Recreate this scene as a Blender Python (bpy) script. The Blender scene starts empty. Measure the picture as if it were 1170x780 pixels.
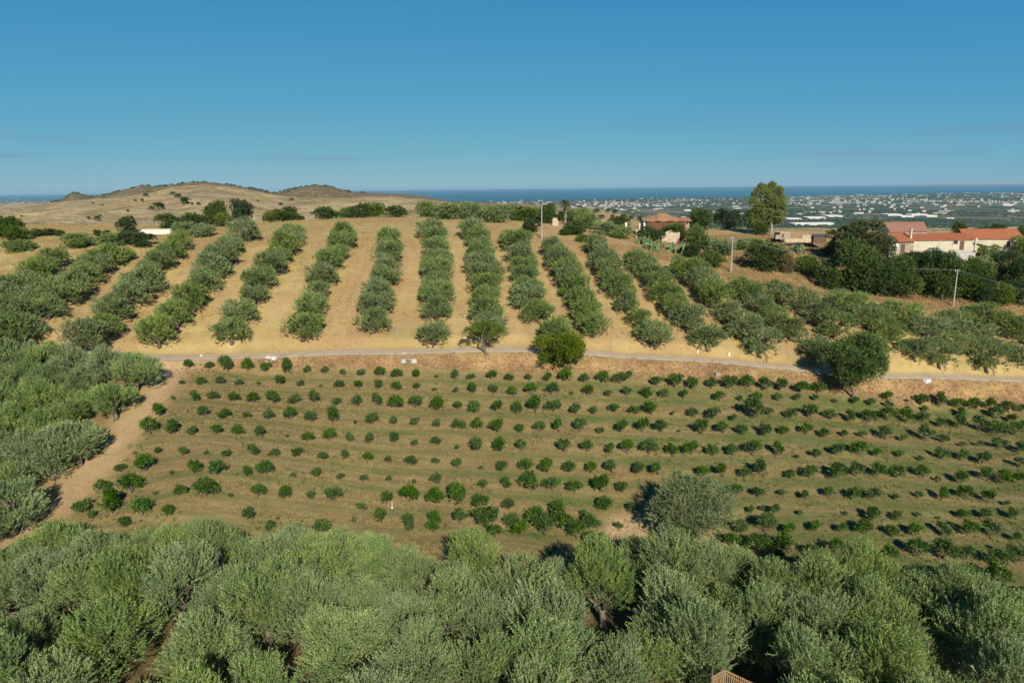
HAZE_D = 2.9e-5; SUN_E = 4.9; EXPO = 0.28
SKY = (0.8, 0.0, 7.0)
import bpy, math, random
import numpy as np
from mathutils import Vector, Matrix
random.seed(7)
rng = np.random.default_rng(11)
SC = bpy.context.scene
COL = SC.collection
F = 805.0; CX, CY = 585.0, 390.0
PITCH = math.radians(12.4); ROLL = math.radians(0.62)
fw = np.array([0, math.cos(PITCH), -math.sin(PITCH)])
u0 = np.array([0, math.sin(PITCH), math.cos(PITCH)]); r0 = np.array([1.0, 0, 0])
rt = r0*math.cos(ROLL) - u0*math.sin(ROLL)
up = u0*math.cos(ROLL) + r0*math.sin(ROLL)
SUN_EL, SUN_AZ = 30.5, 12.7
to_sun = Vector((math.sin(math.radians(SUN_AZ))*math.cos(math.radians(SUN_EL)),
                 -math.cos(math.radians(SUN_AZ))*math.cos(math.radians(SUN_EL)), math.sin(math.radians(SUN_EL))))
SEA_Z = -160.0

def ray(px, py):
    px = np.asarray(px, float); py = np.asarray(py, float)
    return fw + ((px-CX)/F)[..., None]*rt + ((CY-py)/F)[..., None]*up
def P(px, py, zc): return ray(px, py)*np.asarray(zc, float)[..., None]
def proj(p):
    p = np.asarray(p, float); zc = p@fw
    return CX+F*(p@rt)/zc, CY-F*(p@up)/zc, zc

# ------------------------------------------------------------ terrain
ctrl = []
def cp(px, py, zc): ctrl.append(P(px, py, zc))
def cz(x, px0, s0, k, y): return 2173.0/(s0+k*(y-px0))
for px, y0, s0, k, ys in [(200, 418, 21.5, .060, (425, 455, 490, 530, 580)), (430, 427, 21, .0539, (427, 460, 500, 540, 580)),
                          (585, 430, 21, .050, (430, 465, 505, 545, 590)), (730, 432, 20.6, .0465, (437, 470, 510, 550, 590, 630)),
                          (890, 441, 20.3, .052, (443, 480, 520, 560, 600, 640)), (1050, 463, 19.7, .0618, (463, 500, 540, 580, 620, 660)),
                          (1165, 468, 19.4, .062, (470, 510, 550, 600, 650, 680))]:
    for y in ys: cp(px, y, cz(px, y0, s0, k, y))
for a in [(-60,395,93),(0,397,95),(100,405,98.5),(200,410,103),(300,406,106),(400,403,107),(500,401,107.5),(600,398,108),(700,405,109),(800,411,110),(870,416,111),(960,425,112.5),(1050,429,114.5),(1165,433,117),(1260,437,118),
          (300,420,105.3),(1100,464,110.6),
          (-60,340,112),(30,330,113),(150,330,117),(300,330,121),(499,330,126),(600,335,126),(750,345,124),(880,370,122),(1000,385,121),(1110,400,121.5),(1200,400,125),
          (-60,280,133),(20,280,135),(110,275,140),(205,274,140),(335,268,147),(430,268,150),(500,270,150),(590,278,150),(690,285,147),(785,312,143),(845,330,137),(950,345,134),(1085,370,130),(1165,368,134),(1260,370,136),
          (180,268,150),(300,256,165),(440,249,170),(560,252,176),(650,257,178),(750,272,174),(880,275,174),(960,300,162),(1080,291,168),(1018,290,168),(1165,288,172),(1100,335,146),(1000,325,149),(900,310,152),(820,300,154),
          (50,500,87),(20,600,72),(100,450,92.5),(10,440,92)]:
    cp(*a)
for x in (-70, -35, 0, 35, 70):
    ctrl.append(np.array([x, 58, -35.0-.012*x])); ctrl.append(np.array([x, 42, -36.3-.012*x])); ctrl.append(np.array([x, 15, -37.5]))
for x in (-190, -120, -50, 20, 90, 160, 220):
    ctrl.append(np.array([x, 215, -12.0-.02*max(x, 0)])); ctrl.append(np.array([x, 270, -22.0-.03*max(x,0)]))
C = np.array(ctrl)
def tps_k(r2): return 0.5*r2*np.log(r2+1e-9)
def _fit(C, lam=8.0):
    n = len(C); A = np.zeros((n+3, n+3)); d = C[:, None, :2]-C[None, :, :2]
    A[:n, :n] = tps_k((d**2).sum(-1)) + lam*np.eye(n)
    A[:n, n] = 1; A[:n, n+1:] = C[:, :2]; A[n, :n] = 1; A[n+1:, :n] = C[:, :2].T
    return np.linalg.solve(A, np.concatenate([C[:, 2], np.zeros(3)]))
W = _fit(C)
def tps(x, y):
    x = np.asarray(x, float).ravel(); y = np.asarray(y, float).ravel(); out = np.zeros(len(x)); n = len(C)
    for i in range(0, len(x), 20000):
        xs, ys = x[i:i+20000], y[i:i+20000]
        r2 = (xs[:, None]-C[None, :, 0])**2+(ys[:, None]-C[None, :, 1])**2
        out[i:i+20000] = tps_k(r2)@W[:n]+W[n]+W[n+1]*xs+W[n+2]*ys
    return out
def smooth(a, b, t):
    t = np.clip((np.asarray(t, float)-a)/(b-a), 0, 1); return t*t*(3-2*t)
# value noise
_tab = rng.random((256, 256))
def vnoise(x, y):
    xi = np.floor(x).astype(int); yi = np.floor(y).astype(int); fx = x-xi; fy = y-yi
    fx = fx*fx*(3-2*fx); fy = fy*fy*(3-2*fy); g = lambda a, b: _tab[a % 256, b % 256]
    return (g(xi, yi)*(1-fx)+g(xi+1, yi)*fx)*(1-fy)+(g(xi, yi+1)*(1-fx)+g(xi+1, yi+1)*fx)*fy
def fbm(x, y, o=4):
    s = 0; a = .5
    for i in range(o): s = s+a*(vnoise(x*2**i+17*i, y*2**i+31*i)-.5); a *= .5
    return s
GX0, GX1, GY0, GY1, GS = -165., 165., 8., 216., 0.65
gx = np.arange(GX0, GX1+.01, GS); gy = np.arange(GY0, GY1+.01, GS)
MX, MY = np.meshgrid(gx, gy)
HG = tps(MX, MY).reshape(MX.shape)
def _bil(G, x, y):
    x = np.clip((np.asarray(x, float)-GX0)/GS, 0, len(gx)-1.001); y = np.clip((np.asarray(y, float)-GY0)/GS, 0, len(gy)-1.001)
    i = x.astype(int); j = y.astype(int); a = x-i; b = y-j
    return (G[j, i]*(1-a)+G[j, i+1]*a)*(1-b)+(G[j+1, i]*(1-a)+G[j+1, i+1]*a)*b
def hit(px, py, h=0.0):
    """where the sight line meets the ground raised by h metres"""
    px = np.atleast_1d(np.asarray(px, float)); py = np.atleast_1d(np.asarray(py, float)); h = np.broadcast_to(np.asarray(h, float), px.shape)
    d = ray(px, py); lo = np.full(len(px), 30.); hi = np.full(len(px), 218.); found = np.zeros(len(px), bool)
    prev = lo.copy()
    for z in np.arange(30, 218, .6):
        p = d*z; below = p[:, 2] < _bil(HG, p[:, 0], p[:, 1])+h
        new = below & ~found; lo[new] = prev[new]; hi[new] = z; found |= below; prev[:] = z
    for _ in range(12):
        m = (lo+hi)/2; p = d*m[:, None]; b = p[:, 2] < _bil(HG, p[:, 0], p[:, 1])+h
        hi = np.where(b, m, hi); lo = np.where(b, lo, m)
    p = d*hi[:, None]; p[:, 2] = _bil(HG, p[:, 0], p[:, 1])
    return p
# lane: level cross-section cut into the slope
lane_px = [(-90,392),(-40,394),(0,395.5),(60,399),(120,404),(170,408.5),(250,407.5),(350,404.5),(470,402),(560,399.5),(600,398.5),(640,400.5),(700,405.5),(760,409),(830,413),(900,420),(960,426),(1040,429.5),(1100,431.5),(1170,433.5),(1230,436),(1290,438)]
lp = hit([a for a, b in lane_px], [b for a, b in lane_px])
def catmull(pts, step):
    pts = np.array(pts); out = []
    for i in range(len(pts)-1):
        p0 = pts[max(i-1, 0)]; p1 = pts[i]; p2 = pts[i+1]; p3 = pts[min(i+2, len(pts)-1)]
        n = max(2, int(np.linalg.norm(p2-p1)/step))
        for k in range(n):
            t = k/n
            out.append(.5*((2*p1)+(-p0+p2)*t+(2*p0-5*p1+4*p2-p3)*t*t+(-p0+3*p1-3*p2+p3)*t**3))
    out.append(pts[-1]); return np.array(out)
lane = catmull(lp[:, :2], .8)
_z = _bil(HG, lane[:, 0], lane[:, 1]); _k = np.ones(15)/15
lane_z = np.convolve(np.pad(_z, 7, 'edge'), _k, 'valid')
def near_line(x, y, L):
    x = np.asarray(x).ravel(); y = np.asarray(y).ravel(); dist = np.full(len(x), 1e9); idx = np.zeros(len(x), int)
    for i in range(0, len(x), 20000):
        d = (x[i:i+20000, None]-L[None, :, 0])**2+(y[i:i+20000, None]-L[None, :, 1])**2
        k = d.argmin(1); idx[i:i+20000] = k; dist[i:i+20000] = np.sqrt(d[np.arange(len(k)), k])
    return dist, idx
sel = (MY > 75) & (MY < 135)
_d, _i = near_line(MX[sel], MY[sel], lane)
_side = np.where(MY[sel] < lane[_i, 1], 1.0, 0.0)
LD = np.full(MX.shape, 99.); LD[sel] = np.where(_side > 0, -_d, _d)
w = 1-smooth(1.8, 3.6, _d)
hs = HG[sel]; hs = hs*(1-w)+lane_z[_i]*w
# steeper bank under the lane
HG[sel] = hs
HG += .10*fbm(MX*.35, MY*.35, 3)*smooth(1.6, 3.0, np.abs(LD)) + .35*fbm(MX*.07, MY*.07, 2)*smooth(2, 8, np.abs(LD))
def G(x, y): return _bil(HG, x, y)
def G1(x, y): return float(_bil(HG, np.array([x]), np.array([y]))[0])
def hit1(px, py, h=0.0): return hit([px], [py], h)[0]

# ------------------------------------------------------------ helpers
def tag(o, label=None, cat=None, group=None, kind=None):
    if label: o['label'] = label
    if cat: o['category'] = cat
    if group: o['group'] = group
    if kind: o['kind'] = kind
    return o
def mesh_np(name, V, Fc, mats, midx=None, smooth_=False):
    V = np.asarray(V, np.float32).reshape(-1, 3); Fc = np.asarray(Fc, np.int32); k = Fc.shape[1]
    me = bpy.data.meshes.new(name); me.vertices.add(len(V)); me.vertices.foreach_set('co', V.ravel())
    me.loops.add(Fc.size); me.loops.foreach_set('vertex_index', Fc.ravel())
    me.polygons.add(len(Fc)); me.polygons.foreach_set('loop_start', np.arange(0, Fc.size, k, dtype=np.int32))
    if midx is not None: me.polygons.foreach_set('material_index', np.asarray(midx, np.int32))
    me.polygons.foreach_set('use_smooth', np.full(len(Fc), smooth_))
    for m in (mats if isinstance(mats, list) else [mats]): me.materials.append(m)
    me.update(calc_edges=True); me.validate(); return me
def obj(name, me, parent=None, loc=None):
    o = bpy.data.objects.new(name, me); COL.objects.link(o)
    if parent: o.parent = parent
    if loc is not None: o.location = loc
    return o
def empty(name, loc, rz=0, s=1.0):
    o = bpy.data.objects.new(name, None); COL.objects.link(o); o.empty_display_size = .3
    o.location = loc; o.rotation_euler.z = rz; o.scale = (s, s, s) if not isinstance(s, tuple) else s
    return o
class MB:
    """collects polygons into one mesh"""
    def __init__(s): s.v = []; s.f = []; s.m = []
    def poly(s, pts, mi=0):
        b = len(s.v); s.v += [tuple(map(float, p)) for p in pts]; s.f.append(tuple(range(b, b+len(pts)))); s.m.append(mi)
    def hexa(s, c, mi=0):
        b = len(s.v); s.v += [tuple(map(float, p)) for p in c]
        for q in ((0,3,2,1),(4,5,6,7),(0,1,5,4),(1,2,6,5),(2,3,7,6),(3,0,4,7)): s.f.append(tuple(b+i for i in q)); s.m.append(mi)
    def box(s, x0, x1, y0, y1, z0, z1, mi=0):
        s.hexa([(x0,y0,z0),(x1,y0,z0),(x1,y1,z0),(x0,y1,z0),(x0,y0,z1),(x1,y0,z1),(x1,y1,z1),(x0,y1,z1)], mi)
    def tube(s, pts, radii, n=7, mi=0, cap=True):
        pts = [Vector(p) for p in pts]; b0 = len(s.v); prev = None
        for i, p in enumerate(pts):
            t = (pts[min(i+1, len(pts)-1)]-pts[max(i-1, 0)]).normalized()
            a = prev if prev is not None else (Vector((1, 0, 0)) if abs(t.x) < .8 else Vector((0, 1, 0)))
            a = (a-t*a.dot(t)).normalized(); prev = a; c = t.cross(a)
            r = radii[i] if hasattr(radii, '__len__') else radii
            for k in range(n):
                th = 2*math.pi*k/n; s.v.append(tuple(p+a*(r*math.cos(th))+c*(r*math.sin(th))))
        for i in range(len(pts)-1):
            for k in range(n):
                k2 = (k+1) % n; s.f.append((b0+i*n+k, b0+i*n+k2, b0+(i+1)*n+k2, b0+(i+1)*n+k)); s.m.append(mi)
        if cap:
            s.f.append(tuple(b0+k for k in reversed(range(n)))); s.m.append(mi)
            s.f.append(tuple(b0+(len(pts)-1)*n+k for k in range(n))); s.m.append(mi)
    def mesh(s, name, mats, sm=False):
        me = bpy.data.meshes.new(name); me.from_pydata(s.v, [], s.f)
        for m in (mats if isinstance(mats, list) else [mats]): me.materials.append(m)
        for i, p in enumerate(me.polygons): p.material_index = s.m[i]; p.use_smooth = sm
        me.update(); return me
    def build(s, name, mats, parent=None, sm=False, loc=None): return obj(name, s.mesh(name, mats, sm), parent, loc)

# ------------------------------------------------------------ materials
class NT:
    def __init__(s, name):
        s.m = bpy.data.materials.new(name); s.m.use_nodes = True; s.t = s.m.node_tree; s.n = s.t.nodes; s.l = s.t.links
        s.b = s.n['Principled BSDF']; s.out = s.n['Material Output']
    def new(s, t, **kw):
        n = s.n.new(t)
        for k, v in kw.items(): setattr(n, k, v)
        return n
    def set(s, sock, v):
        if hasattr(v, 'links') or isinstance(v, bpy.types.NodeSocket): s.l.new(v, sock)
        else: sock.default_value = v
    def noise(s, scale, detail=4, rough=.55, vec=None, w=0):
        n = s.new('ShaderNodeTexNoise'); n.inputs['Scale'].default_value = scale; n.inputs['Detail'].default_value = detail; n.inputs['Roughness'].default_value = rough
        if vec is not None: s.l.new(vec, n.inputs['Vector'])
        return n.outputs['Fac']
    def ramp(s, fac, stops):
        r = s.new('ShaderNodeValToRGB'); s.l.new(fac, r.inputs['Fac']); e = r.color_ramp.elements
        while len(e) < len(stops): e.new(.5)
        for i, (p, c) in enumerate(stops): e[i].position = p; e[i].color = (*c, 1) if len(c) == 3 else c
        return r.outputs['Color']
    def step(s, fac, a, b):
        r = s.new('ShaderNodeMapRange', interpolation_type='SMOOTHSTEP'); s.l.new(fac, r.inputs['Value']); r.inputs['From Min'].default_value = a; r.inputs['From Max'].default_value = b
        return r.outputs['Result']
    def mix(s, fac, a, b, mode='MIX'):
        n = s.new('ShaderNodeMix', data_type='RGBA', blend_type=mode); s.set(n.inputs['Factor'], fac)
        for k, v in ((6, a), (7, b)):
            if isinstance(v, tuple): v = (*v, 1) if len(v) == 3 else v
            s.set(n.inputs[k], v)
        return n.outputs[2]
    def math(s, op, a, b=0.0):
        n = s.new('ShaderNodeMath', operation=op); s.set(n.inputs[0], a); s.set(n.inputs[1], b); return n.outputs[0]
    def pos(s): return s.new('ShaderNodeNewGeometry').outputs['Position']
    def objc(s): return s.new('ShaderNodeTexCoord').outputs['Object']
    def attr(s, name): a = s.new('ShaderNodeAttribute'); a.attribute_name = name; return a.outputs['Fac']
    def scaled(s, vec, sx, sy, sz):
        m = s.new('ShaderNodeMapping'); m.inputs['Scale'].default_value = (sx, sy, sz); s.l.new(vec, m.inputs['Vector']); return m.outputs['Vector']
    def bump(s, h, strength, dist):
        b = s.new('ShaderNodeBump'); b.inputs['Strength'].default_value = strength; b.inputs['Distance'].default_value = dist
        s.l.new(h, b.inputs['Height']); s.l.new(b.outputs['Normal'], s.b.inputs['Normal'])
    def done(s, col, rough=.9, spec=.2):
        s.set(s.b.inputs['Base Color'], (*col, 1) if isinstance(col, tuple) else col)
        s.set(s.b.inputs['Roughness'], rough); s.b.inputs['Specular IOR Level'].default_value = spec; return s.m

def leaf_mat(name, stops, under=None, trans=.25, rough=.5, spec=.3, var=.12, nsc=.55):
    t = NT(name); g = t.new('ShaderNodeNewGeometry'); oi = t.new('ShaderNodeObjectInfo')
    col = t.ramp(g.outputs['Random Per Island'], stops)
    if under: col = t.mix(t.math('MULTIPLY', g.outputs['Backfacing'], .75), col, under)
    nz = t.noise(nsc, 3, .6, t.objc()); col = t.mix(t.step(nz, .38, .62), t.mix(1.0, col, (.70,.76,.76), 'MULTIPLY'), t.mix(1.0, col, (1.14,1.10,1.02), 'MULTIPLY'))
    hsv = t.new('ShaderNodeHueSaturation'); t.l.new(col, hsv.inputs['Color'])
    t.l.new(t.math('ADD', t.math('MULTIPLY', oi.outputs['Random'], var*1.6), 1-var*.8), hsv.inputs['Value'])
    r2 = t.math('FRACT', t.math('MULTIPLY', oi.outputs['Random'], 17.3))
    t.l.new(t.math('ADD', t.math('MULTIPLY', r2, .012), .494), hsv.inputs['Hue'])
    r3 = t.math('FRACT', t.math('MULTIPLY', oi.outputs['Random'], 51.7))
    t.l.new(t.math('ADD', t.math('MULTIPLY', r3, .3), .85), hsv.inputs['Saturation'])
    c = hsv.outputs['Color']; t.done(c, rough, spec)
    tr = t.new('ShaderNodeBsdfTranslucent'); t.l.new(t.mix(1.0, c, (1.0, 1.0, .55), 'MULTIPLY'), tr.inputs['Color'])
    ms = t.new('ShaderNodeMixShader'); ms.inputs[0].default_value = trans
    t.l.new(t.b.outputs[0], ms.inputs[1]); t.l.new(tr.outputs[0], ms.inputs[2]); t.l.new(ms.outputs[0], t.out.inputs['Surface'])
    return t.m
M = {}
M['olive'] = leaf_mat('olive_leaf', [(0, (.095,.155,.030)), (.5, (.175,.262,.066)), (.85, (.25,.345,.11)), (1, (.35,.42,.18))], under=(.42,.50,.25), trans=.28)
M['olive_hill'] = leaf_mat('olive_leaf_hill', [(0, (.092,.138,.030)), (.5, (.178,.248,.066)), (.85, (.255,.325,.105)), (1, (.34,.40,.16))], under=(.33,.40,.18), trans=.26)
M['citrus'] = leaf_mat('citrus_leaf', [(0, (.035,.080,.010)), (.55, (.070,.145,.018)), (.9, (.12,.21,.030)), (1, (.22,.30,.05))], trans=.3, rough=.4, spec=.4, var=.2)
M['green'] = leaf_mat('broad_leaf', [(0, (.045,.080,.016)), (.6, (.085,.140,.026)), (1, (.15,.20,.045))], trans=.25)
M['bright'] = leaf_mat('bright_leaf', [(0, (.070,.115,.016)), (.6, (.13,.195,.030)), (1, (.22,.28,.055))], trans=.3)
M['dark'] = leaf_mat('dark_leaf', [(0, (.025,.048,.014)), (.6, (.050,.088,.024)), (1, (.095,.14,.04))], trans=.15)
M['lime'] = leaf_mat('lime_leaf', [(0, (.12,.155,.020)), (.6, (.22,.27,.040)), (1, (.33,.37,.07))], trans=.3)
M['lime2'] = leaf_mat('fresh_leaf', [(0, (.080,.120,.020)), (.6, (.155,.215,.034)), (1, (.25,.30,.06))], trans=.3, var=.0)
M['green2'] = leaf_mat('feathery_leaf', [(0, (.065,.110,.024)), (.6, (.130,.195,.046)), (1, (.22,.28,.08))], trans=.25, var=.0)
M['olive_grey'] = leaf_mat('olive_leaf_grey', [(0, (.075,.110,.040)), (.5, (.140,.185,.078)), (.85, (.21,.255,.125)), (1, (.30,.34,.19))], under=(.33,.38,.24), trans=.26, var=0)
M['carob'] = leaf_mat('carob_leaf', [(0, (.045,.060,.018)), (.5, (.085,.120,.030)), (.85, (.13,.155,.045)), (1, (.26,.16,.07))], trans=.15)
M['dryleaf'] = leaf_mat('dry_leaf', [(0, (.14,.10,.05)), (.6, (.22,.17,.08)), (1, (.30,.25,.13))], trans=.2)
M['palm'] = leaf_mat('palm_leaf', [(0, (.05,.075,.02)), (1, (.11,.14,.04))], trans=.15)
t = NT('bark'); n = t.noise(6, 5, .6, t.scaled(t.objc(), 1, 1, .25)); t.bump(n, .6, .04)
M['bark'] = t.done(t.ramp(n, [(.3, (.07,.055,.040)), (.7, (.21,.175,.14))]), .9)
t = NT('pale_bark'); n = t.noise(5, 5, .6, t.scaled(t.objc(), 1, 1, .3))
M['palebark'] = t.done(t.ramp(n, [(.3, (.22,.18,.13)), (.7, (.42,.37,.30))]), .9)

# ground near
t = NT('dry_ground'); p = t.pos()
big = t.noise(.06, 5, .65, p); mid = t.noise(.28, 5, .65, p); fine = t.noise(2.6, 6, .7, p); mic = t.noise(9, 4, .7, p)
str_ = t.noise(.5, 5, .65, t.scaled(p, .35, 2.4, 1))
orch, green, soil, bank = t.attr('orchard'), t.attr('green'), t.attr('soil'), t.attr('bank')
straw = t.ramp(mid, [(.25, (.29,.205,.085)), (.48, (.43,.320,.130)), (.75, (.54,.42,.185))])
red = t.ramp(fine, [(.3, (.30,.190,.088)), (.7, (.46,.315,.150))])
c = t.mix(t.step(t.math('ADD', big, t.math('MULTIPLY', mid, .35)), .60, .80), straw, red)
dk = t.ramp(fine, [(.25, (.13,.085,.038)), (.7, (.31,.215,.095))])
orc = t.mix(t.step(str_, .42, .60), dk, t.ramp(fine, [(.25, (.27,.205,.085)), (.75, (.44,.33,.145))]))
orc = t.mix(t.math('MULTIPLY', t.step(big, .48, .64), .45), orc, (.30,.175,.085))
orc = t.mix(.35, orc, (.20,.185,.075)); orc = t.mix(t.math('MULTIPLY', t.step(t.noise(1.3, 5, .75, p), .50, .66), .38), orc, (.12,.095,.04))
c = t.mix(orch, c, orc)
bk = t.ramp(t.math('ADD', t.math('MULTIPLY', fine, .5), t.math('MULTIPLY', mid, .5)), [(.36, (.12,.070,.038)), (.47, (.27,.155,.078)), (.62, (.46,.30,.13))])
c = t.mix(bank, c, bk)
gcol = t.ramp(fine, [(.25, (.055,.095,.022)), (.7, (.14,.180,.050))])
lit_shade = t.attr('litter_shade')
c = t.mix(t.math('MULTIPLY', lit_shade, .85), c, t.ramp(fine, [(.25, (.050,.045,.020)), (.7, (.145,.110,.048))]))  # leaf litter, with the shade of the crown gaps painted into its colour
gm = t.math('MULTIPLY', green, t.step(t.math('ADD', t.math('MULTIPLY', fine, .5), t.math('MULTIPLY', mid, .5)), .33, .60))
c = t.mix(gm, c, gcol)
sc_ = t.ramp(t.math('ADD', t.math('MULTIPLY', fine, .5), t.math('MULTIPLY', mid, .5)), [(.35, (.37,.235,.12)), (.6, (.56,.40,.22))])
c = t.mix(soil, c, sc_)
c = t.mix(t.math('MULTIPLY', t.step(mic, .50, .70), .42), c, (.13,.095,.045))
t.bump(t.math('ADD', t.math('MULTIPLY', fine, .7), t.math('MULTIPLY', mic, .4)), .9, .22)
M['ground'] = t.done(c, .95, .1)
# far land
t = NT('far_land'); p = t.pos(); hill = t.attr('hill'); scrub = t.attr('scrub')
n1 = t.noise(.004, 6, .6, p); n2 = t.noise(.02, 6, .65, p); n3 = t.noise(.12, 4, .7, p)
hc = t.ramp(n2, [(.3, (.36,.26,.125)), (.5, (.50,.38,.195)), (.72, (.58,.46,.25))])
hc = t.mix(t.math('MULTIPLY', scrub, .75), hc, (.30,.19,.11))
hc = t.mix(t.math('MULTIPLY', t.step(n1, .50, .62), .45), hc, (.38,.235,.125))
hc = t.mix(t.math('MULTIPLY', scrub, t.step(n3, .42, .58)), hc, (.075,.075,.035))
hc = t.mix(t.math('MULTIPLY', t.step(n3, .52, .70), .55), hc, (.20,.15,.075))
nm = t.noise(.045, 6, .75, p); hc = t.mix(t.math('MULTIPLY', t.step(nm, .50, .62), .50), hc, (.20,.16,.08)); ns = t.noise(.012, 6, .7, t.scaled(p, 2.2, .7, 1)); hc = t.mix(t.math('MULTIPLY', t.step(ns, .50, .60), .45), hc, (.22,.165,.085)); hc = t.mix(t.math('MULTIPLY', t.step(nm, .46, .34), .35), hc, (.56,.45,.27))
vo = t.new('ShaderNodeTexVoronoi'); vo.inputs['Scale'].default_value = .0042; t.l.new(t.scaled(p, 1, .55, 0), vo.inputs['Vector'])
vo2 = t.new('ShaderNodeTexVoronoi'); vo2.inputs['Scale'].default_value = .011; t.l.new(t.scaled(p, .8, .6, 0), vo2.inputs['Vector'])
sep = t.new('ShaderNodeSeparateColor'); t.l.new(vo.outputs['Color'], sep.inputs[0]); sep2 = t.new('ShaderNodeSeparateColor'); t.l.new(vo2.outputs['Color'], sep2.inputs[0])
fld = t.ramp(sep.outputs[0], [(0, (.040,.062,.028)), (.30, (.055,.085,.034)), (.45, (.10,.125,.05)), (.62, (.20,.18,.10)), (.80, (.30,.24,.15)), (1, (.07,.085,.045))])
fld2 = t.ramp(sep2.outputs[1], [(0, (.035,.055,.026)), (.4, (.065,.095,.040)), (.62, (.13,.14,.07)), (.85, (.30,.25,.16)), (1, (.05,.075,.04))])
fc = t.mix(t.step(sep.outputs[1], .3, .5), fld, fld2); fc = t.mix(t.math('MULTIPLY', t.step(n3, .5, .7), .5), fc, (.035,.05,.025))
urb = t.attr('urban')
fc = t.mix(t.math('MULTIPLY', urb, .55), fc, (.24,.22,.19))
c = t.mix(hill, fc, hc)
t.bump(t.math('ADD', t.math('ADD', t.math('MULTIPLY', n2, 1.0), t.math('MULTIPLY', ns, 1.6)), t.math('MULTIPLY', n3, .3)), .8, 14.0)
M['far'] = t.done(c, .95, .1)
t = NT('lane_dirt'); p = t.pos(); fine = t.noise(3, 5, .7, p); mid = t.noise(.4, 4, .6, p)
rut = t.attr('rut'); c = t.ramp(t.math('ADD', t.math('MULTIPLY', fine, .5), t.math('MULTIPLY', mid, .5)), [(.35, (.36,.27,.185)), (.62, (.54,.43,.30))])
c = t.mix(t.math('MULTIPLY', rut, .5), c, (.64,.53,.39)); t.bump(fine, .5, .05); M['lane'] = t.done(c, .95, .1)
t = NT('sea_water'); p = t.pos(); n = t.noise(.0006, 3, .5, t.scaled(p, .25, 1.2, 1))
t.bump(t.noise(.02, 4, .6, p), .6, 4.0); M['sea'] = t.done(t.ramp(n, [(.3, (.010,.125,.205)), (.7, (.016,.145,.235))]), .9, .0)
def plain(name, c1, c2, scale=3, rough=.85, spec=.25, bump=.3, stretch=(1, 1, 1), dist=.02):
    t = NT(name); n = t.noise(scale, 5, .65, t.scaled(t.objc(), *stretch)); t.bump(n, bump, dist)
    return t.done(t.ramp(n, [(.3, c1), (.7, c2)]), rough, spec)
M['cream'] = plain('cream_render', (.42,.38,.26), (.60,.55,.40), .8)
M['stone'] = plain('rough_stone', (.22,.17,.12), (.46,.38,.28), 2.2, bump=.9, dist=.1)
M['buffwall'] = plain('buff_wall', (.34,.27,.17), (.58,.48,.34), 1.5, bump=.8, dist=.08)
M['palestone'] = plain('pale_stone', (.50,.45,.36), (.72,.67,.56), 1.5, bump=.6, dist=.06)
M['concrete'] = plain('weathered_concrete', (.36,.32,.27), (.55,.51,.45), 1.4, bump=.4)
M['slab'] = plain('white_concrete', (.46,.44,.40), (.66,.64,.60), 2)
M['townwhite'] = plain('town_render', (.32,.32,.31), (.46,.46,.45), .02)
M['towncream'] = plain('town_cream', (.30,.27,.22), (.44,.40,.33), .02)
M['white'] = plain('white_paint', (.70,.69,.65), (.82,.81,.78), 1)
M['wood'] = plain('old_wood', (.20,.11,.055), (.42,.27,.15), 5, stretch=(1, 1, .15))
M['brown'] = plain('brown_door', (.10,.06,.04), (.16,.10,.065), 3)
M['darkglass'] = plain('dark_opening', (.02,.02,.022), (.035,.035,.04), 2, rough=.25, spec=.5, bump=0)
M['bluemetal'] = plain('blue_sheet', (.05,.08,.13), (.08,.12,.18), 2)
M['blueplastic'] = plain('blue_plastic', (.04,.10,.35), (.06,.14,.45), 2)
M['pole'] = plain('pole_concrete', (.28,.26,.23), (.42,.40,.36), 4)
M['wire'] = plain('wire_metal', (.16,.16,.16), (.26,.26,.26), 4)
def tiles(name, c1, c2, c3):
    t = NT(name); o = t.objc(); w = t.new('ShaderNodeTexWave', wave_type='BANDS', bands_direction='X'); w.inputs['Scale'].default_value = 3.2; w.inputs['Distortion'].default_value = .4; t.l.new(o, w.inputs['Vector'])
    n = t.noise(1.6, 5, .7, o); n2 = t.noise(9, 3, .7, o); t.bump(w.outputs['Fac'], .7, .07)
    return t.done(t.mix(t.math('MULTIPLY', t.step(n2, .45, .7), .5), t.ramp(n, [(.3, c1), (.7, c2)]), c3), .85, .2)
M['rubble'] = plain('tile_rubble', (.13,.065,.035), (.34,.19,.105), 2.6, bump=1, dist=.15)
M['tile'] = tiles('terracotta_tiles', (.36,.115,.055), (.55,.20,.095), (.24,.10,.06))
M['oldtile'] = tiles('old_tiles', (.33,.15,.07), (.52,.29,.15), (.42,.33,.20))
M['paletile'] = tiles('weathered_tiles', (.30,.15,.10), (.42,.23,.16), (.22,.14,.10))
t = NT('cactus_pad'); n = t.noise(4, 3, .6, t.objc()); M['cactus'] = t.done(t.ramp(n, [(.3, (.09,.14,.05)), (.7, (.20,.26,.11))]), .6, .3)
t = NT('straw_blade'); g = t.new('ShaderNodeNewGeometry'); M['straw'] = t.done(t.ramp(g.outputs['Random Per Island'], [(0, (.13,.09,.04)), (.5, (.32,.225,.095)), (1, (.52,.40,.18))]), .8, .2)
t = NT('weed_blade'); g = t.new('ShaderNodeNewGeometry'); M['weed'] = t.done(t.ramp(g.outputs['Random Per Island'], [(0, (.05,.07,.02)), (.6, (.12,.145,.045)), (1, (.26,.24,.09))]), .8, .2)
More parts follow.
